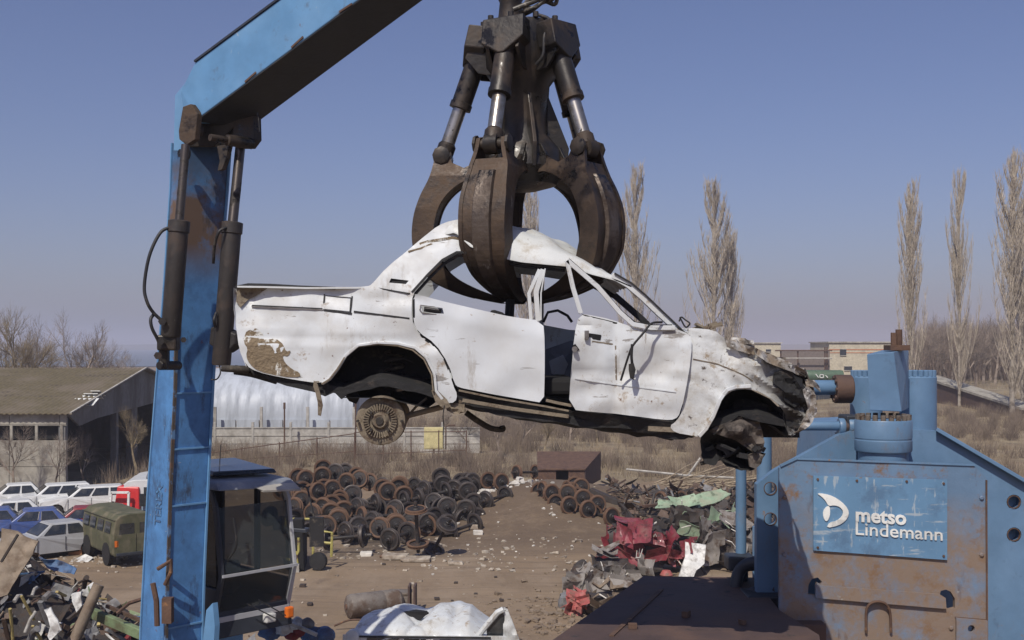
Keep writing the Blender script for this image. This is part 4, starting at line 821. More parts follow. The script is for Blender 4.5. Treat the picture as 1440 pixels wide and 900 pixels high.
# feed platform in front of the press: rusty steel deck with raised seams
z0 = 6.2
def DP(px, py): d = (CH-z0)*F/(py-HZ); return W(px, py, d)
deck = [DP(770,905), DP(905,810), DP(1060,812), DP(1096,858), DP(1152,893), V((2.2, 8.0, z0)), V((1.6,7.4,z0)), V((.0, 7.4, z0))]
fp = empty('feed_platform', (2.2, 9.6, 0), 'flat dark rusty steel deck in front of the press, mostly in shadow', 'platform')
MB().prism(deck, V((0,0,-.05))).build('deck_plate', M['rusty2'], fp)
b = MB()
for a, c in zip(deck, deck[1:]+deck[:1]): b.bar(a+V((0,0,-.16)), c+V((0,0,-.16)), .05, .2)
b.build('rim_beam', M['rusty2'], fp)
for i, (x, y) in enumerate(((.3,7.7),(1.6,7.8),(1.5,10.9),(2.2,9.0))): MB().box(V((x, y, 3.05)), (.2,.2,6.1)).build('support_column', M['rusty2'], fp)
b = MB(); b.bar(DP(930,830)+V((0,0,.006)), DP(860,895)+V((0,0,.006)), .04, .01); b.build('weld_seam', M['rustst'], fp)
random.seed(21)
for k in range(3):
    p = DP(random.uniform(850,1090), random.uniform(860,895)); s = random.uniform(.02,.06)
    if k < 7: tag(MB().box(p+V((0,0,s/2)), (s*1.6,s,s), Matrix.Rotation(k, 3, 'Z')).build('scrap_chip', M['rustst'], base=p, bevel=.004), 'tiny rusty chip lying on the dark press deck', 'scrap chip', 'chips on the press deck')
# ------------------------------------------------------------------ ground, water, far land, haze
def H(x, y):
    h = 0.0
    m = math.exp(-((x-1.2)/5.5)**2 - ((y-57.5)/6.0)**2); h += 1.4*m + m*(.35*abs(nz(x, y, 7, .45))+.22*nz(x, y, 5, 1.1))
    h += .45*math.exp(-((x-10)/8.0)**2 - ((y-58)/7)**2)
    h += 2.6*max(0, min(1, (x-22)/30))*max(0, min(1, (y-95)/60))
    if 30 < y < 140: h += .10*nz(x, y, 0, .25)+.05*nz(x, y, 3, .8)
    return h
def ground(name, m, xs, ys, zoff=0, extra=None):
    vs = [(x, y, H(x, y)+zoff+(extra(x, y) if extra else 0)) for y in ys for x in xs]; w_ = len(xs)
    fs = [(j*w_+i, j*w_+i+1, (j+1)*w_+i+1, (j+1)*w_+i) for j in range(len(ys)-1) for i in range(w_-1)]
    o = MB().add(vs, fs).build(name, m, smooth=60, fix=False); return tag(o, kind='structure')
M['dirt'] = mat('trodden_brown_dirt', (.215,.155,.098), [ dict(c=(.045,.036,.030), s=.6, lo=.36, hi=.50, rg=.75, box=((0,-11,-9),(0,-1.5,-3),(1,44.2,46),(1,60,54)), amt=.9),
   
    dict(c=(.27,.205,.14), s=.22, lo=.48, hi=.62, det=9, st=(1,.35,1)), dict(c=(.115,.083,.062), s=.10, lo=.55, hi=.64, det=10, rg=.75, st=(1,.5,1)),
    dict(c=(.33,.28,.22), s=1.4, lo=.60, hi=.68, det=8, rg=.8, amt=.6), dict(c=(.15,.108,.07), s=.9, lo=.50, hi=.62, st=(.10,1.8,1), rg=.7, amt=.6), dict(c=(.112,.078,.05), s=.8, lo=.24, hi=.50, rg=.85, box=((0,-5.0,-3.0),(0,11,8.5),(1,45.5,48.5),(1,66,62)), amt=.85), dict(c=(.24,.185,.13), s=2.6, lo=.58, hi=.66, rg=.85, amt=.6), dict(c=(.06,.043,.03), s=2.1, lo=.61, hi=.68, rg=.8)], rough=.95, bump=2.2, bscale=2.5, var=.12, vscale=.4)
gx = sorted(set([-6000,-2500,-1000,-500,-250,-150,-100] + list(np.arange(-80, 80.1, 1.0)) + [100,150,250,500,1000,2500,6000]))
gy = sorted(set([-300,-100,-30,0,10,20] + list(np.arange(28, 110.1, .8)) + [115,120,130,140,155,175,200,250,320,420,600,1000,2000,4000,7000]))
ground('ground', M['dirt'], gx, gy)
M['field'] = mat('dry_grass_soil', (.20,.155,.10), [dict(c=(.27,.22,.14), s=.3, lo=.45, hi=.6), dict(c=(.11,.085,.06), s=.5, lo=.55, hi=.65, rg=.8)], rough=1, bump=3, bscale=1.5, vscale=.3)
ground('field', M['field'], list(np.arange(-90, 90.1, 3)), list(np.arange(66, 200, 3)), .04, lambda x, y: -.2*(1 if y < 70+3*nz(x*.2) else 0))
M['water'] = mat('pale_lake_water', (.10,.125,.15), rough=.28, var=.05, spec=.6)
tag(MB().add([(-1500,430,.25),(-40,470,.25),(-20,1500,.25),(-200,2600,.25),(-3000,2600,.25)], [(0,1,2,3,4)]).build('water', M['water']), kind='structure')
M['farland'] = mat('far_wooded_shore', (.14,.125,.10), [dict(c=(.24,.21,.17), s=.01, lo=.5, hi=.7)], rough=1)
def hill(x0, x1, y, h, d=200, seed=0):
    n = 120; vs = []; fs = []
    for i in range(n+1):
        x = x0+(x1-x0)*i/n; hh = h*(.55+.5*abs(nz(i*.13+seed))+.25*abs(nz(i*.9, seed)))
        vs += [(x, y, 0), (x, y+d*.25, hh), (x, y+d*.6, hh*.9), (x, y+d, 0)]
        if i: fs += [((i-1)*4+k, (i-1)*4+k+1, i*4+k+1, i*4+k) for k in range(3)]
    return MB().add(vs, fs)
tag(hill(-3500, 4200, 2700, 22, seed=1).build('hills', M['farland']), kind='structure')
# ------------------------------------------------------------------ bare trees
M['bark'] = mat('pale_poplar_bark', (.34,.30,.25), [dict(c=(.14,.115,.09), s=1.5, lo=.45, hi=.6)], rough=.95)
M['twig'] = mat('poplar_twigs', (.46,.40,.32), [dict(c=(.33,.28,.22), s=.6, lo=.45, hi=.6)], rough=.95)
M['twigdark'] = mat('brown_twigs', (.28,.225,.18), [dict(c=(.10,.08,.065), s=.5, lo=.45, hi=.6)], rough=.95)
def seg3(vs, fs, a, b, ra, rb):
    d = (b-a); u, w_ = frame_of(d); o = len(vs)
    for p, r in ((a, ra), (b, rb)):
        for k in range(3): vs.append(p+(u*math.cos(2.094*k)+w_*math.sin(2.094*k))*r)
    fs += [(o+k, o+(k+1) % 3, o+3+(k+1) % 3, o+3+k) for k in range(3)]
def poplar(name, h, seed, spread=1.0, nl=95):
    rnd = random.Random(seed); root = empty(name, (0,0,0))
    pts = [V((.25*nz(i*.5, seed), .25*nz(i*.5, seed+9), h*i/12)) for i in range(13)]
    b = MB(); b.tube(pts, [.24*(1-i/12.5)+.03 for i in range(13)], 8, cap=False); b.build('trunk', M['bark'], root, smooth=80, fix=False)
    vs = []; fs = []
    for L in range(nl):
        f = rnd.random()**.8*.86+.04; z = f*h; a = rnd.random()*6.283
        p = V((0,0,z)); Lg = h*(.10+.24*(1-f))*rnd.uniform(.5,1.25); out = rnd.uniform(.18,.42)*spread
        n = 6; r0 = .055*(1.15-f)
        for k in range(n):
            t = k/n; o2 = out*(1-t)**1.3+.03
            q = p + V((math.cos(a)*o2+rnd.uniform(-.05,.05), math.sin(a)*o2+rnd.uniform(-.05,.05), 1)).normalized()*Lg/n
            seg3(vs, fs, p, q, r0*(1-t)+.012, r0*(1-t-1/n)+.012)
            for _ in range(8):
                c = p.lerp(q, rnd.random()); aa = rnd.random()*6.283; l2 = rnd.uniform(.6,1.9)*(.6+.6*(1-f)); o3 = rnd.uniform(.15,.5)
                m_ = c+V((math.cos(aa)*o3, math.sin(aa)*o3, 1)).normalized()*l2*.5
                e = m_+V((math.cos(aa)*o3*.4, math.sin(aa)*o3*.4, 1)).normalized()*l2*.5
                seg3(vs, fs, c, m_, .022, .017); seg3(vs, fs, m_, e, .017, .007)
                if rnd.random() < .6: seg3(vs, fs, m_, m_+V((math.cos(aa+1.5)*.3, math.sin(aa+1.5)*.3, 1)).normalized()*l2*.5, .011, .005)
            p = q
    MB().add(vs, fs).build('crown', M['twig'], root, fix=False); return root
pA = poplar('poplar_tree', 29, 1, 1.35, 80); pB = poplar('poplar_tree', 29, 2, 1.7, 85)
def putpop(src, px, ytop, d, label, sx=1, first=False, base=None):
    o = src if first else copy_tree(src); x = (px-720)*d/F; zb = H(x, d)-.2 if base is None else base
    h = CH-(ytop-HZ)*d/F - zb; s = h/29; o.location = (x, d, zb); o.scale = (s*sx, s*sx, s); o.rotation_euler = (0, 0, px*.7)
    return tag(o, label, 'tree', 'bare poplars behind the yard')
putpop(pA, 745, 262, 150, 'bare poplar seen through and right of the grab claws', 1.1, True)
putpop(pB, 893, 236, 140, 'bare poplar just right of the grab, behind the car windscreen', 1.0, True)
putpop(pB, 1005, 256, 145, 'broad bare poplar behind the crushed car bonnet', 1.25)
putpop(pA, 1028, 330, 149, 'lower bare poplar stem leaning beside the broad one behind the bonnet', 1.0)
putpop(pA, 1280, 258, 128, 'slim pale poplar rising behind the cylinders of the press', .95)
putpop(pB, 1349, 243, 130, 'tall slim poplar second from the right edge', .72)
putpop(pA, 1424, 216, 118, 'tallest bare poplar at the right edge of the view', 1.15)
putpop(pB, 1438, 300, 124, 'bare poplar cut by the right edge of the view', 1.1)
def broad(name, h, seed, m='twigdark', lv=5, ang=.55):
    rnd = random.Random(seed); root = empty(name, (0,0,0)); vs = []; fs = []; tv = []; tf = []
    def grow(p, d, L, r, k):
        n = 3; q = p
        for i in range(n):
            dn = (d + V((rnd.uniform(-.16,.16), rnd.uniform(-.16,.16), rnd.uniform(-.04,.14)))).normalized(); e = q+dn*L/n
            (seg3(tv, tf, q, e, r, r*.88) if k >= lv-1 else seg3(vs, fs, q, e, r, r*.86)); q = e; d = dn; r *= .87
            if k > 0 and (i or k < lv):
                for _ in range(2 if k < 3 else 1):
                    a = rnd.random()*6.283; u, w_ = frame_of(d)
                    grow(q, (d*math.cos(ang)+ (u*math.cos(a)+w_*math.sin(a))*math.sin(ang)*rnd.uniform(.7,1.3)).normalized(), L*rnd.uniform(.5,.8), r*.62, k-1)
        if k > 0: grow(q, d, L*.7, r*.8, k-1)
    grow(V((0,0,0)), V((0,0,1)), h*.33, h*.022, lv)
    MB().add(tv, tf).build('trunk', M[m], root, fix=False); MB().add(vs, fs).build('crown', M[m], root, fix=False); return root
bA = broad('bare_tree', 11, 4); bB = broad('bare_tree', 11, 6, ang=.7); 
M['willow'] = mat('yellowish_twigs', (.27,.215,.13), [dict(c=(.17,.13,.09), s=.8, lo=.45, hi=.6)], rough=.95)
bC = broad('bare_tree', 11, 9, m='willow', ang=.5)
def putb(src, px, d, s, label, first=False, grp='bare trees beyond the yard', rz=None):
    o = src if first else copy_tree(src); x = (px-720)*d/F; o.location = (x, d, H(x, d)-.1); o.scale = (s, s, s); o.rotation_euler = (0,0, px*1.3 if rz is None else rz)
    return tag(o, label, 'tree', grp)
putb(bC, 22, 105, 1.2, 'yellowish bare tree above the shed roof at the left edge', True)
putb(bA, 104, 110, 1.12, 'wide bare tree behind the shed roof ridge', True)
putb(bB, 128, 125, 1.0, 'greyer bare tree just right of the wide one behind the shed', True)
putb(bA, 62, 118, 1.1, 'bare tree between the yellowish and the wide tree behind the shed')
putb(bC, -12, 112, 1.2, 'yellowish bare tree cut by the left edge above the shed')
putb(bB, 176, 160, .8, 'small bare tree by the lake left of the crane boom')
putb(bA, 150, 175, .9, 'small bare tree before the lake, right of the wide tree')
for i, (px, d, s) in enumerate(((705,86,.42),(735,92,.50),(765,88,.38),(800,95,.5),(660,90,.4),(840,100,.45),(620,96,.36))):
    putb((bA, bB, bC)[i % 3], px, d, s, 'small bare sapling in the dry grass %s' % ['under the middle of the lifted car', 'under the rear door edge of the car', 'below the gap between the two car doors', 'below the front door of the car', 'just right of the yellow cabinet', 'below the sill of the front door', 'beside the yellow cabinet'][i], grp='saplings in the dry grass')
putb(bA, 20, 66.5, .40, 'bare sapling in front of the shed wall at the left edge', grp='saplings by the shed'); putb(bB, 78, 66, .36, 'bare shrubby sapling at the near corner of the shed', grp='saplings by the shed')
putb(bC, 192, 74, .45, 'bare sapling inside the open shed gable beside the boom', grp='saplings by the shed'); putb(bA, 120, 70, .36, 'bent bare sapling before the dark shed opening', grp='saplings by the shed')
# right hand woods as separate trees, with a brushy mass behind them
for i in range(30):
    px = 1300+i*5.5; d = 165+ (i*37 % 60); putb((bA, bB)[i % 2], px, d, .85+.3*((i*13) % 7)/7, 'one of many bare brown trees in the thicket on the slope behind the press', grp='thicket on the right slope')
rng = np.random.default_rng(4)
def brush(name, m, P, hgt, n, wd, lean=.35, seed=1, per=1):
    rg = np.random.default_rng(seed); k = len(P); idx = rg.integers(0, k, n); base = P[idx] + np.c_[rg.normal(0, .25, n), rg.normal(0, .25, n), np.zeros(n)]
    a = rg.random(n)*6.283; l = rg.normal(0, lean, n); hh = hgt*(.4+.8*rg.random(n))
    tipv = base + np.c_[np.cos(a)*l*hh, np.sin(a)*l*hh, hh]
    b2 = rg.random(n)*6.283; s = np.c_[np.cos(b2)*wd, np.sin(b2)*wd*.3, np.zeros(n)]
    vs = np.empty((n*3, 3)); vs[0::3] = base-s; vs[1::3] = base+s; vs[2::3] = tipv
    me = bpy.data.meshes.new(name); me.vertices.add(n*3); me.vertices.foreach_set('co', vs.ravel()); me.loops.add(n*3); me.loops.foreach_set('vertex_index', np.arange(n*3)); me.polygons.add(n)
    me.polygons.foreach_set('loop_start', np.arange(n)*3); me.update(calc_edges=True); me.validate(); me.materials.append(m)
    o = bpy.data.objects.new(name, me); COL.objects.link(o); return tag(o, kind='stuff')
M['grass'] = mat('dry_grass', (.30,.24,.16), [dict(c=(.19,.15,.10), s=.25, lo=.45, hi=.58), dict(c=(.38,.32,.22), s=.6, lo=.55, hi=.66)], rough=1, vscale=.2)
M['weed'] = mat('dead_brown_weeds', (.20,.155,.115), [dict(c=(.12,.09,.07), s=.3, lo=.45, hi=.6)], rough=1)
def pts(n, f, seed):
    r = random.Random(seed); o = []
    while len(o) < n:
        x = r.uniform(-80, 80); y = r.uniform(62, 190)
        if abs(x) > y*.47+2: continue
        if f(x, y, r.random()): o.append((x, y, H(x, y)))
    return np.array(o)
def edge(x): return 67+2.5*nz(x*.12)+(4 if 0 < x < 20 else 0)
Pg = pts(5000, lambda x, y, r: y > edge(x) and r < 1.2-(y-65)/130 and not (x < -27 and 66.8 < y < 97), 1)
brush('dry_grass', M['grass'], Pg, .75, 70000, .022, .35, 2); tag(bpy.data.objects['dry_grass'], 'pale dry grass covering the ground behind the yard', 'grass')
Pw = pts(900, lambda x, y, r: y > edge(x)+2 and y < 125 and (nz(x*.1, y*.1) > -.12 or y < edge(x)+7) and not (x < -27 and 66.8 < y < 97), 5)
brush('dead_weeds', M['weed'], Pw, 1.5, 95000, .017, .5, 3); tag(bpy.data.objects['dead_weeds'], 'tall dead brown weeds and brush behind the yard', 'weeds')
Pb = []
r_ = random.Random(8)
for i in range(500):
    px = r_.uniform(1290, 1500); d = r_.uniform(190, 260); x = (px-720)*d/F; Pb.append((x, d, H(x, d)))
M['wood'] = mat('brown_far_brush', (.14,.105,.085), [dict(c=(.19,.14,.11), s=.1, lo=.45, hi=.6)], rough=1)
brush('far_woodland', M['wood'], np.array(Pb), 9.5, 26000, .05, .28, 6); tag(bpy.data.objects['far_woodland'], 'hazy brown leafless woodland behind the right slope', 'woodland')
# ------------------------------------------------------------------ buildings and fences
def T_(o, *a, **k): return tag(o, *a, **k)
sh = empty('farm_shed', (-38, 75, 0), 'long derelict shed with brown sheet roof, dark window strip and open gable', 'shed')
M['shedroof'] = mat('brown_asbestos_roof', (.12,.098,.055), [dict(c=(.16,.13,.09), s=.3, lo=.45, hi=.6), dict(c=(.07,.055,.04), s=1.2, lo=.58, hi=.68, st=(.3,1,1))], rough=.95, bump=.4, bscale=3)
M['shedwall'] = mat('grey_concrete_panels', (.33,.31,.265), [dict(c=(.20,.18,.15), s=.8, lo=.48, hi=.64), dict(c=(.45,.43,.38), s=2, lo=.62, hi=.68)], rough=.95, bump=.3)
M['shedgable'] = mat('dull_gable_sheet', (.16,.16,.16), [dict(c=(.10,.09,.085), s=.6, lo=.45, hi=.6, st=(1,1,.3)), dict(c=(.12,.07,.05), s=2, lo=.62, hi=.7)], rough=.8)
X1, X0, Yn, Yr, Yf, ze, zr = -26.6, -75, 68.0, 81.5, 95.0, 4.55, 6.95
b = MB()
def roofgrid(ya, yb, za, zb): 
    def fn(u, v): x = X0-.5+(X1+.5-X0+.5)*u; y = ya+(yb-ya)*v; return V((x, y, za+(zb-za)*v + .035*math.sin(u*2*PI*150)))
    return MB().grid(fn, 600, 2, (0,0,-.06))
r = roofgrid(Yn-.5, Yr, ze-.02, zr); r.build('roof', M['shedroof'], sh, smooth=50); roofgrid(Yr, Yf+.5, zr, ze-.02).build('roof', M['shedroof'], sh, smooth=50)
b = MB(); x = X0
while x < X1-.1:
    x2 = min(x+3.0, X1); b.box(V(((x+x2)/2, Yn, 2.1)), (x2-x-.03, .2, 1.55)); b.box(V(((x+x2)/2, Yn, .65)), (x2-x-.03, .24, 1.3)); b.box(V(((x+x2)/2, Yn, 4.18)), (x2-x-.03, .2, .72)); x = x2
b.build('wall', M['shedwall'], sh, bevel=.01)
b = MB(); b.box(V(((X0+X1)/2, Yn+.45, 3.4)), (X1-X0-.4, .05, .95)); b.build('window_strip', M['dark'], sh)
b = MB(); x = X0
while x < X1: b.box(V((x+.1, Yn-.01, 3.35)), (.16, .14, .94)); x += 1.5
b.box(V(((X0+X1)/2, Yn-.02, 3.80)), (X1-X0, .1, .08)); b.build('window_post', M['shedwall'], sh)
b = MB(); b.prism([V((X1, Yn, 4.5)), V((X1, Yr, 6.88)), V((X1, Yf, 4.5)), V((X1, Yf, .0)), V((X1, 84.5, 0)), V((X1, 84.5, 4.3)), V((X1, 73, 3.9)), V((X1, 70, 3.6))], V((-.15,0,0)))
b.build('gable_wall', M['shedgable'], sh)
b = MB(); 
for y in (68.2, 77.0, 80.5): b.box(V((X1-.3, y, 2.1)), (.4, .4 if y != 80.5 else 1.2, 4.2))
b.build('door_post', M['shedgable'], sh)
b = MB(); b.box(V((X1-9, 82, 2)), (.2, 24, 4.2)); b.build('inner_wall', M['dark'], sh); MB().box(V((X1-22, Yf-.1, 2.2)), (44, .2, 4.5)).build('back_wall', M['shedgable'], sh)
b = MB()
for a, c in (((X1+.42,Yn-.5,ze),(X1+.42,Yr,zr+.03)),((X1+.42,Yr,zr+.03),(X1+.42,Yf,ze))): b.bar(V(a), V(c), .12, .08)
b.build('barge_board', M['bone'], sh)
b = MB(); random.seed(2)
for k in range(4): b.box(V((X1-.1, 71+k*.8, 5.03+.145*k)), (1.5-.3*k,1.1,.03), Matrix.Rotation(random.uniform(-.4,.4), 3, 'X'))
b.build('broken_sheet', M['letter'], sh)
# silver tarpaulin hangar
hg = empty('tarpaulin_hangar', (-14.5, 100, 0), 'silver tarpaulin arched hangar behind the tail of the lifted car', 'hangar')
HX0, HX1 = -29.5, -13.6
def arch(u, v):
    x = HX0+(HX1-HX0)*u; a = PI*v; y = 103-6*math.cos(a); z = 2.2+4.3*math.sin(a)**.8
    k = (u*16) % 1; return V((x, y, z-.04*math.sin(k*PI)+.10*nz(x*1.5, a*2)))
MB().grid(arch, 160, 28, (0,0,-.05)).build('tarpaulin_roof', M['tarp'], hg, smooth=60)
MB().prism([V((HX1,103-6*math.cos(PI*k/20), 2.2+4.25*math.sin(PI*k/20)**.8)) for k in range(21)], V((-.1,0,0))).build('end_wall', M['tarp'], hg)
b = MB(); 
for k in range(9): b.box(V((HX0+1+k*2.0, 96.9, 1.1)), (1.9, .15, 2.3)) if k < 8 else None
b.build('side_wall', M['tarp'], hg)
b = MB()
for k in range(5): b.box(V((HX0+.6+k*3.9, 95.8, 1.7)), (.22,.22,3.4))
b.build('wall_pillar', M['bone'], hg)
# pale concrete panel fence in front of the hangar
cf = empty('concrete_fence', (-14, 90, 0), 'pale concrete panel fence running before the silver hangar', 'fence')
for k in range(9):
    x = -29.5+k*3.0; f = empty
    b = MB(); b.box(V((x+1.5, 90, 1.45)), (2.9,.10,1.3)); b.box(V((x+1.5, 89.93, 2.06)), (2.9,.08,.08)); b.box(V((x+1.5, 89.93, 1.45)), (2.9,.06,.06)); b.box(V((x+1.5, 89.93, .85)), (2.9,.06,.08)); b.box(V((x+1.5,90,.4)), (2.9,.14,.7)); b.build('panel', M['bone'], cf)
    MB().box(V((x, 90, 1.25)), (.18,.24,2.5)).build('post', M['bone'], cf)
rf = empty('railing', (-10, 80, 0), 'thin rusty leaning pipe railing in the dry grass before the concrete fence', 'railing')
for (xa, za, xb, zb, y) in ((-21.5,.5,-11,1.9,79.5),(-11,1.95,-3.2,2.0,80)):
    n = 4
    for k in range(n+1):
        t = k/n; MB().tube([V((xa+(xb-xa)*t, y, 0)), V((xa+(xb-xa)*t, y, za+(zb-za)*t+.6))], .04, 6).build('post', M['rustst'], rf)
    b = MB(); b.tube([V((xa,y,za+.5)), V((xb,y,zb+.5))], .035, 6); b.build('rail', M['rustst'], rf)
    b = MB(); b.tube([V((xa,y,za*.3+.3)), V((xb,y,zb*.5+.2))], .03, 6); b.build('rail', M['rustst'], rf)
for i, px in enumerate((400, 500)):
    t = empty('lamp_mast', ((px-720)*88/F, 88, 0), ['thin rusty mast before the hangar, left of the hanging strip', 'short rusty mast hidden behind the bare car wheel'][i], 'mast', 'masts before the hangar')
    b = MB(); b.tube([t.location, V(t.location)+V((0,0,4.0))], .06, 6); b.build('pole', M['rustst'], t); MB().box(V(t.location)+V((0,0,3.9)), (.15,.15,.5)).build('lamp_head', M['rustst'], t)
gc = empty('gas_cabinet', W(612, 634, 84), 'pale yellow metal cabinet on a pipe stand under the car sill', 'cabinet')
gc.location.z = .1
b = MB(); b.box(W(610, 616, 84), (1.40,.6,1.6)); gco = b.build('cabinet_box', M['yellow'], gc, bevel=.03)
MB().box(W(610.5, 616, 84)+V((0,-.31,0)), (1.28,.03,1.45)).build('door', M['yellow'], gc, bevel=.02)
b = MB(); b.tube([W(627, 632, 84.2), W(627,600,84.2), W(632,598,84.2), W(640,598,84.2)], .05, 6); b.tube([V((W(610,0,84).x,84,0)), V((W(610,0,84).x,84,.9))], .08, 6); b.build('pipe', M['rustst'], gc)
# buildings on the right
M['cream'] = mat('cream_plaster', (.52,.47,.36), [dict(c=(.40,.36,.28), s=.4, lo=.5, hi=.65)], rough=.95)
M['stripe'] = mat('orange_stripe_paint', (.45,.17,.08), rough=.8)
def bld(name, px0, px1, ytop, d, label, dep=12, wins=(), stripes=()):
    x0 = (px0-720)*d/F; x1 = (px1-720)*d/F; zt = CH-(ytop-HZ)*d/F
    t = empty(name, ((x0+x1)/2, d+dep/2, 0), label, 'building')
    w_ = MB().box(V(((x0+x1)/2, d+dep/2, zt/2)), (x1-x0, dep, zt)).build('wall', M['cream'], t)
    MB().box(V(((x0+x1)/2, d+dep/2, zt+.1)), (x1-x0+.5, dep+.5, .2)).build('roof', M['bone'], t)
    for a, c, e, g in wins:
        b = MB(); P = [W(a, g, d-.02), W(c, g, d-.02), W(c, e, d-.02), W(a, e, d-.02)]; f = MB().prism(P, V((0,-.06,0))).build('window', M['cabdark'], t)
        b = MB(); b.bar(P[0]+V((0,-.08,0)), P[1]+V((0,-.08,0)), .1); b.bar(P[3]+V((0,-.08,0)), P[2]+V((0,-.08,0)), .1); b.build('frame', M['bone'], f)
    for e, g in stripes: MB().prism([W(px0, g, d), W(px1, g, d), W(px1, e, d), W(px0, e, d)], V((0,-.04,0))).build('painted_stripe', M['stripe'], t)
    return t
bld('office_building', 1166, 1268, 482, 190, 'cream two storey block with orange stripes behind the press cylinders', wins=[(1181,1190,491,500),(1187,1198,515,521)], stripes=[(491,492.3),(495.5,496.5)])
bld('outbuilding', 1035, 1098, 483, 200, 'small plain cream building behind the crushed car nose', wins=[(1077,1084,491,495)])
gt = empty('pipe_gantry', W(1130, 560, 185), 'rusty pipe gantry fence between the two cream buildings', 'gantry'); gt.location.z = 0
M['gfence'] = mat('brown_grey_fence_sheet', (.18,.15,.135), rough=.9)
b = MB(); b.prism([W(1097,528,186), W(1167,528,186), W(1167,494,186), W(1097,494,186)], V((0,.1,0))); b.build('fence_sheet', M['gfence'], gt)
b = MB(); b.tube([W(1090,493,184), W(1170,493,184)], .12, 6); b.build('pipe', M['rustst'], gt); MB().tube([W(1090,504,183.5), W(1170,504,183.5)], .14, 6).build('pipe', M['bone'], gt)
for px in (1098, 1122, 1160, 1163): MB().tube([W(px,560,184.3), W(px,488 if px > 1155 else 493,184.3)], .12, 6).build('post', M['rustst'], gt)
wg = empty('tank_wagon', W(1156, 530, 150), 'dark green tank with a white chalked mark behind the car nose', 'tank'); wg.location.z = H(wg.location.x, 150)
M['green'] = mat('dark_green_paint', (.07,.12,.075), rough=.6)
MB().lathe([(.3,0),(.75,.15),(.8,.4),(.8,5.2),(.75,5.5),(.3,5.6)], W(1126,529,150), V((1,0,0)), 20).build('tank', M['green'], wg, smooth=40)
b = MB(); b.box(V((W(1155,0,150).x, 150, 2.2)), (5,.9,1.4)); b.build('stand', M['cabdark'], wg)
b = MB(); 
for a, c in (((1147,526),(1151,531)),((1153,531),(1153,527)),((1153,527),(1158,527)),((1158,527),(1158,531)),((1158,531),(1153,531)),((1161,528),(1164,531))): b.bar(W(*a,149.15), W(*c,149.15), .10)
b.build('chalk_mark', M['letter'], wg)
rw2 = empty('boundary_wall', W(1390, 600, 120), 'low cream wall with white coping behind the press', 'wall'); rw2.location.z = H(rw2.location.x, 120)-.3
b = MB(); b.prism([W(1300,622,120), W(1500,622,120), W(1500,599,120), W(1300,599,120)], V((0,.25,0))); b.build('wall', M['cream'], rw2); MB().bar(W(1300,597,120.1), W(1500,596,120.1), .4, .15).build('coping', M['letter'], rw2)
dg = empty('covered_conveyor', W(1380, 560, 130), 'long brown sloping covered duct descending behind the right poplars', 'duct'); dg.location.z = H(dg.location.x, 130)
b = MB(); A, B = W(1305,545,140), W(1452,592,118); b.bar(A, B, 2.0, 2.2); b.build('duct_side', M['rusty2'], dg); A, B = W(1305,529,140), W(1452,575,118); MB().bar(A, B, 2.5, .25).build('duct_roof', M['shedwall'], dg)
for t in (.1,.4,.7,.95):
    p = W(1305,550,140).lerp(W(1452,597,118), t); MB().tube([p, V((p.x, p.y, 0))], .15, 6).build('trestle', M['rustst'], dg)
# air
hz = bpy.data.materials.new('haze_air'); hz.use_nodes = True; nt = hz.node_tree; nt.nodes.remove(nt.nodes['Principled BSDF'])
pv = nt.nodes.new('ShaderNodeVolumePrincipled'); pv.inputs['Density'].default_value = HAZE; pv.inputs['Color'].default_value = (.86,.88,1,1); pv.inputs['Anisotropy'].default_value = .2
nt.links.new(pv.outputs[0], nt.nodes['Material Output'].inputs['Volume'])
hb = MB(); hb.box(V((0, 3400, 29.5)), (13000, 8000, 61)).build('haze', hz); tag(bpy.data.objects['haze'], kind='stuff')
# ------------------------------------------------------------------ parked cars
def carpaint(name, c, dust=.5): return mat(name, c, [dict(c=(.30,.26,.21), s=1.5, lo=.45, hi=.75, amt=dust*.6), dict(c=(.12,.07,.045), s=6, lo=.66, hi=.70)], rough=.35, var=.06, coat=.2)
CP = dict(white=carpaint('parked_white_paint', (.66,.67,.66), .4), blue=carpaint('parked_blue_paint', (.05,.09,.26)), red=carpaint('parked_dark_red_paint', (.24,.03,.035)),
          grey=carpaint('parked_grey_paint', (.38,.39,.40)), olive=mat('olive_van_paint', (.085,.085,.045), [dict(c=(.16,.14,.09), s=2, lo=.48, hi=.66), dict(c=(.12,.07,.04), s=7, lo=.65, hi=.7)], rough=.7), ltblue=carpaint('parked_pale_blue_paint', (.35,.48,.62)))
def arcp(cx, cz, r, a0, a1, n=7): return [(cx+r*math.cos(math.radians(a0+(a1-a0)*k/n)), cz+r*math.sin(math.radians(a0+(a1-a0)*k/n))) for k in range(n+1)]
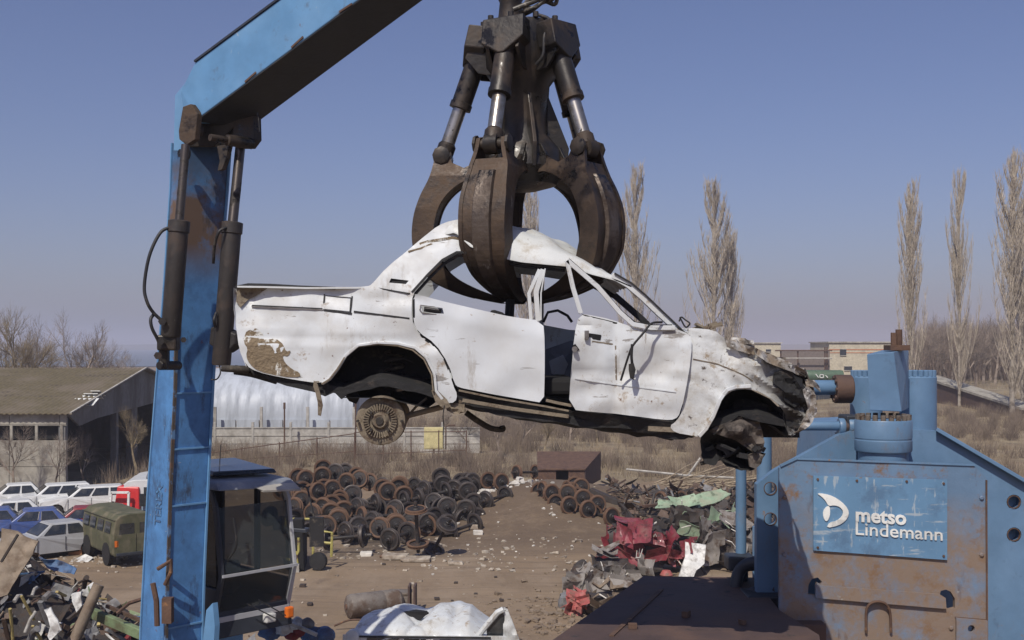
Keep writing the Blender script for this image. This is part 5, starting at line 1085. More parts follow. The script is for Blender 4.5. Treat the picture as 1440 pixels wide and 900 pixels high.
def saloon(paint, shape='saloon', L=4.1, old=False):
    t = empty('parked_car', (0,0,0)); hw = .78; k = L/4.1
    rf = (-.98, .22) if shape == 'saloon' else (-1.78, .22)
    rb = (-1.42, .80) if shape == 'saloon' else (-2.0, .80)
    hump = .06 if old else 0
    low = [(-2.02,.42),(-2.05,.62),(-2.03,.86),(-1.85,.91+hump*0),(-1.3,.93),(.75,.92),(1.3,.87+hump),(1.85,.80+hump),(2.02,.72),(2.05,.5),(2.0,.30),(1.62,.27)] + arcp(1.27,.30,.33,-5,185) + [(.9,.24),(-.9,.24)] + arcp(-1.2,.30,.33,-5,185) + [(-1.6,.28),(-1.95,.34)]
    low = [(x*k, z) for x, z in low]
    vs = []; n = len(low); rings = [(-hw,0),(-hw+.0,0)]
    ys = [(-hw*.93,.0), (-hw,.0), (hw,.0), (hw*.93,.0)]
    b = MB()
    P = []
    for y, ins, in ((-hw*.94, .03), (-hw, 0), (hw, 0), (hw*.94, .03)):
        P.append([V((x, y, z - (.03 if (z > .8 and ins) else 0) + (.0))) if not ins else V((x*.995, y, z+(.02 if z > .8 else 0))) for x, z in low])
    # flanks curve slightly in at the shoulder
    P = []
    for s in (-1, 1):
        P.append([V((x, s*(hw - (.05 if z > .75 else (.03 if z < .3 else 0))), z)) for x, z in low])
    A, B = P; b.add(A+B, [list(range(n))[::-1], list(range(n, 2*n))] + [(i, (i+1) % n, n+(i+1) % n, n+i) for i in range(n)])
    b.build('body', CP[paint], t, bevel=.035)
    bh = .73; th = .57
    lo = [V((rb[0]*k, -bh, .91)), V((rb[1]*k*.98, -bh, .91)), V((rb[1]*k*.98, bh, .91)), V((rb[0]*k, bh, .91))]
    hi = [V((rf[0]*k, -th, 1.36)), V((rf[1]*k, -th, 1.36)), V((rf[1]*k, th, 1.36)), V((rf[0]*k, th, 1.36))]
    c = MB().hexa(lo+hi).build('cabin', CP[paint], t, bevel=.04)
    MB().hexa([p+V((0,0,-.01)) for p in hi]+[p*1+V((0,0,.035)) - V((p.x*.04, p.y*.1, 0)) for p in hi]).build('roof', CP[paint], t, bevel=.02)
    def pane(i, j, a0, a1, b0=.12, b1=.9, nm='window'):
        def pt(u, v): return lo[i].lerp(lo[j], u).lerp(hi[i].lerp(hi[j], u), v)
        Q = [pt(a0,b0), pt(a1,b0), pt(a1,b1), pt(a0,b1)]; nn = (Q[1]-Q[0]).cross(Q[2]-Q[0]).normalized()
        if nn.dot(Q[0]-V((-.4,0,1.1))) < 0: nn = -nn
        MB().prism([q+nn*.006 for q in Q], nn*.006).build(nm, M['glass'], c)
        fr = MB()
        for p, q in zip(Q, Q[1:]+Q[:1]): fr.bar(p+nn*.012, q+nn*.012, .02, .012)
        fr.build('frame', M['chrome'] if old else M['rubber'], c)
    pane(1, 2, .05, .95, nm='windscreen'); pane(0, 3, .07, .93, nm='rear_window')
    cuts = [(.13,.46),(.52,.90)] if shape == 'saloon' else [(.06,.30),(.35,.62),(.67,.93)]
    for (i, j) in ((0,1),(3,2)):
        for a0, a1 in cuts: pane(i, j, a0, a1)
    for s in (-1, 1):
        for x in (1.27*k, -1.2*k):
            w_ = MB().lathe([(.17,.0),(.20,.01),(.28,.015),(.29,.04),(.29,.15),(.27,.17)], V((x, s*(hw+.0), .29)), V((0,-s,0)), 20).build('wheel', M['rubber'], t, smooth=40)
            MB().lathe([(.03,-.02),(.06,-.01),(.16,.0),(.175,.01)], V((x, s*(hw+.002), .29)), V((0,-s,0)), 16).build('hub_cap', M['rimgrey'], w_, smooth=40)
        MB().lathe([(.09,0),(.085,.02),(.04,.03)], V((2.035*k, s*.56, .60)), V((1,0,0)), 14).build('headlight', M['lens'], t, smooth=40)
        MB().box(V((-2.05*k, s*.62, .66)), (.03,.2,.16)).build('tail_light', M['orange'] if not old else M['redp'], t, bevel=.005)
    MB().box(V((2.045*k, 0, .60)), (.02,.8,.15)).build('grille', M['dark'], t)
    for s in (1, -1): MB().box(V((s*2.10*k, 0, .43)), (.07,1.5,.10)).build('bumper', M['chrome'], t, bevel=.02)
    b = MB(); 
    for x in (.78, -.28, -1.2 if shape != 'saloon' else -1.05): b.box(V((x*k, -hw+.012, .6)), (.008,.03,.55)); b.box(V((x*k, hw-.012, .6)), (.008,.03,.55))
    b.build('door_gap', M['dark'], t)
    MB().box(V((-.2,0,.25)), (3.7*k,1.3,.15)).build('underbody', M['black'], t)
    return t
M['redp'] = mat('red_plastic', (.5,.02,.02), rough=.3)
protos = {}
GRP = 'scrapped cars parked at the left of the yard'
def car(px, d, hdg, paint, shape, label, L=4.1, old=False, s=1.0, z=0):
    k = (paint, shape, L, old); o = copy_tree(protos[k]) if k in protos else saloon(*k)
    protos.setdefault(k, o); x = (px-720)*d/F; o.location = (x, d, H(x, d)+z); o.rotation_euler = (0, 0, math.radians(hdg)); o.scale = (s,)*3
    return tag(o, label, 'car', GRP)
car(17, 59, 208, 'white', 'saloon', 'white saloon at the left edge in the back row, nose to the left')
car(72, 58.5, 208, 'white', 'estate', 'white estate car second in the back row, above the blue car')
car(118, 58, 205, 'white', 'estate', 'white estate car third in the back row, beside the red and white cab', L=4.3)
car(8, 52.5, 210, 'white', 'saloon', 'rounded white old saloon behind the blue car at the left edge', old=True, L=4.3)
car(42, 50, 205, 'blue', 'saloon', 'dark blue saloon between the white row and the grey car', old=True, L=4.3)
car(112, 51, 200, 'red', 'estate', 'dark red car parked behind the olive van', L=4.3)
car(72, 46.2, 222, 'grey', 'saloon', 'light grey saloon nearest to the scrap heap', L=4.3)
car(-22, 50, 205, 'blue', 'saloon', 'blue car cut by the left edge of the view', old=True, L=4.3)
# olive van
vn = empty('parked_van', (0,0,0)); b = MB()
prof = [(-.88,.45),(-.93,.55),(-.95,1.15),(-.93,1.35),(-.84,1.86),(-.66,2.02),(-.3,2.08),(.3,2.08),(.66,2.02),(.84,1.86),(.93,1.35),(.95,1.15),(.93,.55),(.88,.45)]
A = [V((-2.1,y,z)) for y, z in prof]; B = [V((1.9,y*.98,z)) for y, z in prof]; C2 = [V((2.15,y*.9,.45+(z-.45)*.93)) for y, z in prof]; n = len(prof)
b.add(A+B+C2, [list(range(n))]+[(i, (i+1) % n, n+(i+1) % n, n+i) for i in range(n)]+[(n+i, n+(i+1) % n, 2*n+(i+1) % n, 2*n+i) for i in range(n)]+[list(range(2*n, 3*n))[::-1]])
b.build('body', CP['olive'], vn, bevel=.03)
for s in (-1, 1):
    for x in (-1.35, -.45, .5, 1.35):
        P = [V((x-.34, s*.945, 1.32)), V((x+.34, s*.945, 1.32)), V((x+.32, s*.875, 1.74)), V((x-.32, s*.875, 1.74))]
        o = MB().prism(P, V((0, s*.02, 0))).build('window', M['glass'], vn, bevel=.01)
    P = [V((-2.105, s*.12, 1.30)), V((-2.105, s*.72, 1.30)), V((-2.105, s*.68, 1.72)), V((-2.105, s*.12, 1.72))]
    MB().prism(P, V((-.02,0,0))).build('rear_window', M['glass'], vn)
    MB().box(V((-2.11, s*.82, .95)), (.04,.14,.24)).build('tail_light', M['orange'], vn)
    MB().box(V((-2.12, s*.42, .9)), (.02,.80,.78)).build('rear_door', CP['olive'], vn, bevel=.01)
    for x in (-1.2, 1.25):
        MB().lathe([(.15,0),(.36,.01),(.37,.05),(.37,.2),(.3,.22)], V((x, s*.92, .37)), V((0,-s,0)), 20).build('wheel', M['rubber'], vn, smooth=40)
        MB().lathe([(.46,0),(.46,.03)], V((x, s*.955, .45)), V((0,-s,0)), 20).build('wheel_arch', M['black'], vn)
b = MB(); b.box(V((-2.16,0,.52)), (.08,1.7,.12)); b.build('bumper', M['cabdark'], vn, bevel=.02)
b = MB(); b.box(V((0,0,1.86)), (4.1,1.78,.03)); b.build('rain_gutter', CP['olive'], vn, bevel=.01)
vx = (166-720)*45.5/F; vn.location = (vx, 45.6, 0); vn.rotation_euler = (0,0,math.radians(128)); vn.scale = (.95,.95,.98)
tag(vn, 'olive green boxy van with dark windows parked left of the crane boom', 'van', GRP)
# pale van and red cab behind
pv_ = copy_tree(vn); pv_.name = 'parked_van.001'
for ch in pv_.children:
    if ch.name.startswith(('body','rear_door','rain')): ch.data = ch.data.copy(); ch.data.materials[0] = CP['white'] if not ch.name.startswith('rear_door') else CP['ltblue']
pv_.location = ((207-720)*57/F, 57, 0); pv_.rotation_euler = (0,0,math.radians(100)); tag(pv_, 'white van with pale blue lower body half hidden behind the crane boom', 'van', GRP)
rc = empty('red_cab', ((176-720)*55/F, 55, 0), 'bright red vehicle cab with white door frame beside the white van', 'cab')
cx = rc.location.x; b = MB()
b.hexa([V((cx-.5,54.8,.6)), V((cx+.75,54.8,.6)), V((cx+.75,56.2,.6)), V((cx-.5,56.2,.6)), V((cx-.35,54.9,1.75)), V((cx+.7,54.9,1.7)), V((cx+.7,56,1.7)), V((cx-.35,56,1.75))]); b.build('body', mat('bright_red_paint', (.55,.03,.03), rough=.4), rc, bevel=.06)
b = MB(); 
for a, c in (((-.55,.6),(-.5,1.5)),((-.5,1.5),(.35,1.5)),((.35,1.5),(.32,.6))): b.bar(V((cx+a[0],54.5,a[1])), V((cx+c[0],54.5,c[1])), .12, .1)
b.build('door_frame', M['letter'], rc); MB().box(V((cx,55,.4)), (1.4,1.2,.5)).build('chassis', M['black'], rc); MB().box(V((cx+.95,54.8,1.1)), (.35,.1,.6)).build('window', M['glass'], rc)
# ------------------------------------------------------------------ railway wheelsets
def wheelset(rim, nm='railway_wheelset'):
    t = empty(nm, (0,0,0))
    MB().lathe([(.06,-1.08),(.075,-1.05),(.075,-.90),(.10,-.88),(.10,-.60),(.075,-.55),(.07,0),(.075,.55),(.10,.60),(.10,.88),(.075,.90),(.075,1.05),(.06,1.08)], V((0,0,0)), V((1,0,0)), 16).build('axle', M['axle'], t, smooth=40)
    for s in (-1, 1):
        w_ = MB().lathe([(.10,-.09),(.15,-.085),(.18,-.03),(.34,-.012),(.345,-.005),(.345,.03),(.18,.04),(.15,.085),(.10,.09)], V((s*.74,0,0)), V((s,0,0)), 32).build('wheel', M['axle'], t, smooth=40)
        MB().lathe([(.335,.045),(.355,.06),(.405,.06),(.415,.05),(.42,-.04),(.455,-.05),(.455,-.075),(.43,-.085),(.345,-.07),(.335,-.05)], V((s*.74,0,0)), V((s,0,0)), 32, cap=False).build('rim', rim, w_, smooth=40)
    return t
wsr = wheelset(M['rimrust']); wsd = wheelset(M['rimgrey']); used = [False, False]
WS = []
left = [(225,150,40,'r'),(330,130,40,'r'),(410,110,40,'d'),(305,230,60,'r'),(395,215,50,'r'),(485,170,50,'r'),(105,250,50,'r'),(200,285,50,'r'),(520,250,60,'d'),(545,330,60,'d'),(335,330,50,'r'),(385,365,45,'r'),
 (265,370,50,'r'),(465,352,35,'r'),(575,390,60,'r'),(665,305,60,'d'),(745,230,60,'r'),(845,255,60,'r'),(785,345,62,'d'),(690,460,60,'r'),(800,445,60,'r'),(755,535,65,'d'),(355,450,60,'r'),(475,490,60,'d'),
 (970,220,60,'d'),(1095,185,60,'d'),(940,270,50,'d'),(1165,215,50,'d'),(1250,230,65,'d'),(1280,170,50,'d'),(1240,345,62,'d'),(1120,330,60,'d'),(1030,300,55,'d'),(1000,430,55,'d'),(1120,440,60,'d'),
 (890,420,50,'d'),(885,490,50,'r'),(1360,290,45,'d'),(565,150,40,'r'),(640,420,50,'d'),(560,455,45,'d'),(150,330,50,'r'),(430,410,45,'r'),(820,190,40,'r')]
rnd = random.Random(12)
hor = lambda cx: 'left end' if cx < 320 else 'left half' if cx < 560 else 'middle' if cx < 800 else 'right half' if cx < 1100 else 'right end'
ver = lambda cy: 'top' if cy < 215 else 'upper' if cy < 310 else 'middle' if cy < 420 else 'bottom'
col_ = lambda k: 'rusty rimmed' if k == 'r' else 'dark grey'
def addws(px, py, d, kind, yaw, pitch, label, grp, s=.95):
    i = 0 if kind == 'r' else 1; src = (wsr, wsd)[i]; o = copy_tree(src) if used[i] else src; used[i] = True
    yw = math.radians(90+yaw); fx = V((math.cos(yw)*math.cos(pitch), math.sin(yw)*math.cos(pitch), -math.sin(pitch)))
    c = W(px, py, d) + fx*.74*s*(1 if fx.y > 0 else -1); o.location = c; o.rotation_euler = (0, pitch, yw); o.scale = (s, s, s)
    return tag(o, label, 'wheelset', grp)
GL = 'railway wheelsets in the big pile'
for cx, cy, r, k in left:
    px = 380+cx/4.5; py = 640+cy/4.5; d = 46.8+(762-py)*.128 + rnd.uniform(-.3, .3)
    yaw = rnd.choice((-38,-24,-12,8,16,26,40)); 
    if (cx, cy) in ((575,390),(940,270),(665,305)): yaw = -55
    addws(px, py, d, k, yaw, rnd.uniform(-.16,.22), '%s wheelset, %s row at the %s of the big wheelset pile' % (col_(k), ver(cy), hor(cx)), GL, 1.06)
gap = []
rg_ = random.Random(77)
while len(gap) < 34:
    cx = rg_.uniform(90, 1330); cy = rg_.uniform(150+abs(cx-350)*.10, 520-max(0, abs(cx-700)-350)*.28)
    if all((cx-a)**2+(cy-b_)**2 > 42**2 for a, b_ in gap): gap.append((cx, cy))
for cx, cy in gap:
    k = 'r' if rg_.random() < .45 and cx < 850 else 'd'; px = 380+cx/4.5; py = 640+cy/4.5
    addws(px, py, 48.3+(762-py)*.128, k, rg_.choice((-45,-30,-15,5,20,35,50,75)), rg_.uniform(-.3,.4), '%s wheelset, %s row at the %s of the big wheelset pile' % (col_(k), ver(cy), hor(cx)), GL, 1.06)
seen = {}
for o in [q for q in bpy.data.objects if q.parent is None and q.get('group') == GL]: seen.setdefault(o['label'], []).append(o)
ORD = ['first','second','third','fourth','fifth','sixth','seventh','eighth','ninth','tenth','eleventh','twelfth']
for lb, os_ in seen.items():
    if len(os_) > 1:
        os_.sort(key=lambda q: q.location.x/q.location.y)
        for i, q in enumerate(os_): q['label'] = '%s from the left of the %ss, %s' % (ORD[i], lb.split(',')[0], lb.split(', ')[1].replace('row at the', 'row,').replace(' at the', '').replace(' of the big wheelset pile', ' of pile'))
o = addws(380+590/4.5, 640+510/4.5, 46.2, 'd', 80, .12, 'dark wheelset lying sideways, axle pointing left, at the foot of the big pile', GL, 1.06)
o = addws(380+1120/4.5, 640+440/4.5, 46.0, 'd', 40, .9, 'grey wheelset leaning with its axle up to the left, right of the upright one', GL, 1.0)
o = addws(0, 0, 10, 'r', 0, 0, 'rusty wheelset standing on end in front of the big pile, wheels above and below', GL, 1.0); o.location = W(380+928/4.5, 640+455/4.5, 45.3); o.rotation_euler = (.1, math.radians(78), 1.4)
right = [(88,130,'r',30),(160,85,'r',-50),(285,170,'r',-60),(332,185,'r',25),(410,185,'r',-10),(475,155,'r',10),(418,245,'r',25),(485,210,'r',10),(510,265,'r',25),(555,240,'r',15),(625,300,'r',30),(860,220,'r',-55)]
GR = 'railway wheelsets on the dirt mound'
nm = ['leftmost rusty wheelset on the crest of the mound','wheelset tipped up behind the leftmost one on the mound','wheelset edge on, left of the rusty box on the mound','wheelset with a broad orange rim just before the rusty box','wheelset behind the front one in the mound row','highest wheelset at the right front corner of the rusty box','lowest front wheelset of the mound row, facing left','wheelset in the centre of the mound row','large rusty wheelset at the front right of the mound row','wheelset behind the large one of the mound row','half buried wheelset at the right end of the mound row','lone rusty wheel rim standing in the dark scrap right of the mound']
for (cx, cy, k, yw), lb in zip(right, nm):
    px = 680+cx/3.46; py = 640+cy/3.46; d = 48.0
    while d < 64 and W(px, py, d).z - .36 > H(W(px, py, d).x, d): d += .1
    z = W(px, py, d).z; addws(px, py, d, k, yw, .05, lb, GR, .98)
# rusty open box behind the mound
rb = empty('rusty_container', (W(800,685,64).x, 65, 1.0), 'rusty open steel box lying behind the mound wheelsets', 'container')
def wq(px, py, d): return W(px, py, d)
b = MB(); zb, zt_ = W(0,686,64).z, W(0,661,64).z
x0, x1, x2 = W(757,0,64).x, W(822,0,64).x, W(845,0,68).x
b.hexa([V((x0,64,zb)), V((x0+1.0,64,zb)), V((x0+1.0,67,zb)), V((x0,67,zb)), V((x0,64,zt_)), V((x0+1.0,64,zt_)), V((x0+1.0,67,zt_)), V((x0,67,zt_))])
b.hexa([V((x0+1.7,64,zb)), V((x1,64,zb)), V((x1,67,zb)), V((x0+1.7,67,zb)), V((x0+1.7,64,zt_)), V((x1,64,zt_)), V((x1,67,zt_)), V((x0+1.7,67,zt_))])
b.build('side', M['rustst'], rb, bevel=.02); MB().box(V((x0+1.35,65.5,(zb+zt_)/2)), (1.0,2,zt_-zb-.1)).build('opening', M['dark'], rb)
MB().hexa([V((x0-.05,63.9,zt_)), V((x1+.05,63.9,zt_)), V((x2,68,zt_+.6)), V((x0,68,zt_+.6)), V((x0-.05,63.9,zt_+.08)), V((x1+.05,63.9,zt_+.08)), V((x2,68,zt_+.68)), V((x0,68,zt_+.68))]).build('lid', M['rustst'], rb)
MB().hexa([V((x1,64,zb)), V((x1+.05,64,zb)), V((x2,68,zb)), V((x2-.05,68,zb)), V((x1,64,zt_)), V((x1+.05,64,zt_)), V((x2,68,zt_+.6)), V((x2-.05,68,zt_+.6))]).build('end_panel', M['rusty2'], rb)
# ------------------------------------------------------------------ yellow frame machine right of the cab
yf_ = empty('forklift', (W(428,800,43).x, 43.5, 0), 'old yellow framed loader with black seat and open cage by the wheelset pile', 'loader')
def yp(px, py, o=0): return W(px, py, 43+o)
b = MB(); b.hexa([yp(402,794), yp(428,803), yp(432,800,2), yp(405,790,2), yp(402,752), yp(426,748), yp(432,748,2), yp(405,752,2)]); b.build('body', M['dark'], yf_, bevel=.04)
b = MB(); b.hexa([yp(400,748), yp(432,750), yp(436,748,2), yp(404,744,2), yp(400,742), yp(430,744), yp(436,742,2), yp(404,738,2)]); b.build('bonnet', M['cabdark'], yf_, bevel=.03)
b = MB(); 
for P in ([yp(402,740), yp(402,730,.5), yp(446,730,.8), yp(446,748,.8)], [yp(448,752,.4), yp(452,747,.4), yp(467,749,.4), yp(466,783,.4)], [yp(440,762,.4), yp(466,764,.4)], [yp(420,756), yp(420,775), yp(414,788), yp(402,786)], [yp(418,792), yp(416,775)], [yp(448,752,.4), yp(440,762,.4), yp(441,792,.4)]):
    b.tube(P, .055, 6)
b.build('cage_frame', M['lime'], yf_)
b = MB(); b.box(yp(420,745,.5), (.4,.4,.9)); b.build('seat_back', M['dark'], yf_, bevel=.05)
for x, y in ((410,792),(446,790)): MB().lathe([(.1,0),(.33,.02),(.35,.1),(.33,.24)], yp(x, y, .1), V((.2,1,0)), 18).build('wheel', M['rubber'], yf_, smooth=40)
MB().box(yp(417,799), (.22,.2,.34)).build('step', M['bone'], yf_)
# drum and bracket lying in the yard
dr_ = empty('steel_tank', (W(520,868,35.5).x, 35.7, 0), 'grey rusty steel cylinder lying on the dirt behind the crushed white car', 'tank')
M['tank'] = mat('grey_brown_tank', (.20,.175,.15), [dict(c=(.11,.075,.055), s=2, lo=.45, hi=.6), dict(c=(.36,.34,.31), s=4, lo=.62, hi=.7)], rough=.6, metal=.2)
a = V((W(487,0,35.5).x, 35.5, .37)); dv = (V((W(562,0,36.2).x, 36.4, .37))-a)
MB().lathe([(.02,0),(.25,.02),(.36,.08),(.38,.16),(.38,1.2),(.37,1.22),(.38,1.24),(.37,dv.length-.1),(.28,dv.length),(.02,dv.length)], a, dv, 28).build('shell', M['tank'], dr_, smooth=35)
MB().lathe([(.09,0),(.09,.05)], a-dv.normalized()*.02, dv, 10).build('end_cap', M['rustst'], dr_)
bk = empty('machine_bracket', (W(566,858,36.5).x, 36.8, 0), 'small rusty machine base with two upright plates at the end of the steel tank', 'bracket')
b = MB(); bx_ = bk.location.x; b.box(V((bx_-.1,36.7,.25)), (.7,.7,.5)); b.box(V((bx_-.1,36.7,.56)), (.75,.6,.1)); b.build('base', M['tank'], bk, bevel=.02)
for k in (0.22,.4): MB().box(V((bx_+k,36.6,.42)), (.07,.6,.84)).build('plate', M['rusty2'], bk, bevel=.01)
# ------------------------------------------------------------------ crushed white car on the heap, at the bottom
wc = empty('crushed_roof_car', (-1.1, 16.2, 3.6), 'crushed white car with dented roof and open black edged hatch at the bottom', 'car')
def cro(u, v):
    px = 484+(712-484)*u; top = interp([(484,893),(500,872),(535,862),(560,856),(590,858),(612,856),(660,859),(690,880),(712,893)], px)
    d = 15+v*1.45; x = (px-720)*15/F
    pz = CH-(top-HZ)*15.5/F; s = math.sin(PI*min(1, max(0, v*.96+.02)))**.32
    z = pz - .42*(1-s)
    z -= .16*math.exp(-((px-588)/13)**2-((v-.55)/.3)**2) + .05*math.exp(-((px-640)/9)**2)*math.sin(v*5)
    p = V((x + .12*(v-.5)*(1-u), d, z)); z_ = -.05*abs(nz(u*7-v*3, v*2, 3)) -.035*math.exp(-((u-.52-.25*(v-.5))/.012)**2) -.03*math.exp(-((u-.30+.5*(v-.5))/.015)**2); return p + crumple(p, 1.3, .045) + crumple(p, 8, .008) + V((0,0,z_))
MB().grid(cro, 110, 44, (0,0,-.012)).build('roof', M['white'], wc, smooth=40)
b = MB(); 
def wcp(px, py, o=0): return W(px, py, 15+o)
b.prism([wcp(482,893), wcp(712,895), wcp(712,960), wcp(480,960)], V((0,.03,0)))
b.build('side_panel', M['white'], wc)
for P in ([(516,897),(560,898),(560,925),(512,925)],[(568,898),(610,899),(610,925),(568,925)],[(618,899),(655,900),(655,925),(618,925)]):
    MB().prism([wcp(*p, -.01) for p in P], V((0,.008,0))).build('window', M['glass'], wc)
b = MB(); b.bar(wcp(505,895,-.012), wcp(690,897,-.012), .03, .02); b.build('window_rubber', M['rubber'], wc)
b = MB(); b.prism([wcp(568,861,.5), wcp(575,868,.5), wcp(588,876,.45), wcp(598,866,.5), wcp(603,863,.5), wcp(600,860,.5), wcp(585,858,.6)], V((0,.05,0))); b.build('roof_tear', M['dark'], wc)
b = MB(); Pq = [wcp(684,884,.1), wcp(702,862,.1), wcp(711,858,.1), wcp(708,880,.1), wcp(705,930,.1), wcp(688,930,.1)]; b.prism(Pq, V((0,.02,0))); b.build('hatch_glass', M['glass'], wc)
b = MB(); b.tube([wcp(668,900,.1), wcp(682,882,.08), wcp(700,861,.08), wcp(708,857,.08)], .04, 8); b.sheet([(708,856),(714,860),(722,880),(734,912),(738,940),(706,940),(707,900)], lambda x, y: .1+.05*nz(x*.1,y*.1), sp=6, th=.03, d=15); b.build('hatch_frame', M['white'], wc, smooth=40)
MB().lathe([(.11,0),(.10,.05),(.05,.07)], wcp(497,896,.05), V((-.3,-1,.1)), 18).build('headlight', M['lens'], wc, smooth=40)
b = MB(); b.box(V((-1.1,15.9,3.95)), (2.5,1.2,.6)); b.build('underbody', M['black'], wc)
# ------------------------------------------------------------------ scrap heaps
HM = {}
pal = [('iron', (.045,.038,.034)), ('brown_iron', (.10,.065,.045)), ('grey_metal', (.20,.20,.20)), ('pale_metal', (.42,.41,.38)), ('tan_metal', (.22,.17,.12)), ('blue_metal', (.07,.14,.27)), ('green_metal', (.16,.21,.11)), ('red_metal', (.22,.03,.035)), ('yellow_metal', (.45,.36,.14)), ('white_metal', (.66,.66,.63))]
for n_, c in pal: HM[n_] = mat('scrap_'+n_, c, [dict(c=(c[0]*.4+.04, c[1]*.4+.02, c[2]*.4+.01), s=3, lo=.5, hi=.66)], rough=.65, bump=.5, var=.2)
def shards(name, n, place, wts, seed, smin, smax, label, cat, m_over=None):
    rnd = random.Random(seed); obs = None; me = bpy.data.meshes.new(name); vs = []; fs = []; mi = []; keys = list(HM)
    for i in range(n):
        p = V(place(rnd)); s = rnd.uniform(smin, smax); R = Matrix.Rotation(rnd.random()*6.28, 3, 'Z') @ Matrix.Rotation(rnd.uniform(-1.2,1.2), 3, 'X') @ Matrix.Rotation(rnd.uniform(-1.2,1.2), 3, 'Y')
        k = rnd.random(); b = MB()
        if k < .35: b.box(V((0,0,0)), (s*2.4, s*.12, s*.12))
        elif k < .75:
            b.grid(lambda u, v: V((s*(u-.5)*1.6, s*(v-.5), s*.35*nz(u*3+i, v*3))), 3, 2, (0,0,s*.02))
        elif k < .9: b.tube([V((-s,0,0)), V((0,s*.3*rnd.uniform(-1,1),0)), V((s,0,s*.2))], s*.08, 6)
        else: b.box(V((0,0,0)), (s*.6, s*.5, s*.35))
        o = len(vs); vs += [tuple(R @ q + p) for q in b.v]; fs += [[a+o for a in f] for f in b.f]; mi += [rnd.choices(range(len(keys)), wts)[0]]*len(b.f)
    me.from_pydata(vs, [], fs); [me.materials.append(HM[k]) for k in keys]; me.polygons.foreach_set('material_index', mi); me.update()
    o = bpy.data.objects.new(name, me); COL.objects.link(o); return tag(o, label, cat, kind='stuff')
# near heap at the lower left
def heapz(x, y):
    px = x*F/19+720; top = interp([(-200,745),(0,762),(50,785),(100,812),(140,838),(200,868),(260,890),(400,892),(470,898),(500,925),(740,930),(800,1000)], px)
    z = CH-(top-HZ)*19/F
    z -= max(0, abs(y-19)-.6)*(.55 if y < 19 else .8); return max(0, z-.35+.18*nz(x*.9, y*.9)+.1*nz(x*2.5, y*2.5))
gxs = list(np.arange(-16, 3.1, .25)); gys = list(np.arange(12.5, 27.1, .25))
vsx = [(x, y, heapz(x, y)) for y in gys for x in gxs]; wn = len(gxs)
tag(MB().add(vsx, [(j*wn+i, j*wn+i+1, (j+1)*wn+i+1, (j+1)*wn+i) for j in range(len(gys)-1) for i in range(wn-1)]).build('scrap_heap', HM['iron'], fix=False), 'dark mass of mixed scrap at the lower left', 'scrap heap', kind='stuff')
def pl1(r):
    x = r.uniform(-10, .6); y = r.uniform(16.8, 20.5); return (x, y, heapz(x, y)+r.uniform(.0,.14))
shards('small_scrap', 1500, pl1, [5,4,3,1.2,2,.7,.6,.3,.4,.8], 31, .04, .22, 'small twisted bits of metal covering the near heap', 'scrap')
# named pieces on the near heap
def pc(name, b, m, label, cat, grp='pieces of scrap on the near heap', smooth=None, bevel=0):
    c = sum((p for p in b.v), V((0,0,0)))/len(b.v); c.z = min(p.z for p in b.v)
    return tag(b.build(name, m, base=c, smooth=smooth, bevel=bevel), label, cat, grp)
HD = 18.0
def flat(poly, th=.03, d=HD, rel=.05, tilt=.004, sp=5, s=.1): return MB().sheet(poly, lambda x, y: rel*nz(x*s, y*s)-tilt*(y-800), sp=sp, th=th, d=d)
pc('body_panel', flat([(-6,746),(16,750),(30,758),(47,764),(43,780),(28,808),(15,834),(-6,840)], .04, tilt=.004), HM['tan_metal'], 'large tan grey sheet panel leaning at the left edge of the heap', 'panel', smooth=40)
pc('angle_bar', MB().bar(W(2,790,17.5), W(25,752,17.5), .05, .03), HM['iron'], 'dark bar lying across the large tan panel', 'bar')
pc('blue_sheet', flat([(50,785),(81,789),(108,800),(106,807),(88,804),(66,799)], .03, d=18.6, rel=.12), HM['blue_metal'], 'crumpled pale blue metal sheet on top of the heap', 'panel', smooth=40)
pc('steel_pipe', MB().tube([W(103,905,17), W(139,822,17.2)], .085, 18), HM['tan_metal'], 'thick brown pipe standing tilted out of the heap', 'pipe', smooth=50)
pc('green_beam', MB().bar(W(130,862,17.5), W(202,893,17.0), .10, .15), HM['green_metal'], 'pale green flat beam lying down to the boom foot', 'beam', bevel=.01)
pc('green_rail', MB().bar(W(150,852,17.8), W(206,876,17.4), .05, .05), HM['brown_iron'], 'thin dark rail above the pale green beam', 'bar')
pc('metal_rod', MB().tube([W(165,862,17), W(182,848,17), W(214,838,16.6)], .03, 6), M['rustst'], 'thin rusty rod pointing at the boom above the green beam', 'rod')
pc('metal_sheet', flat([(70,853),(78,850),(90,866),(98,879),(92,884),(84,893),(80,886),(82,874)], .03, d=17), HM['white_metal'], 'bent white metal strip in the middle of the heap', 'panel', smooth=30)
pc('white_block', flat([(106,832),(118,830),(121,848),(116,856),(108,842)], .05, d=17.4), HM['white_metal'], 'small white crumpled piece above the pipe', 'scrap piece')
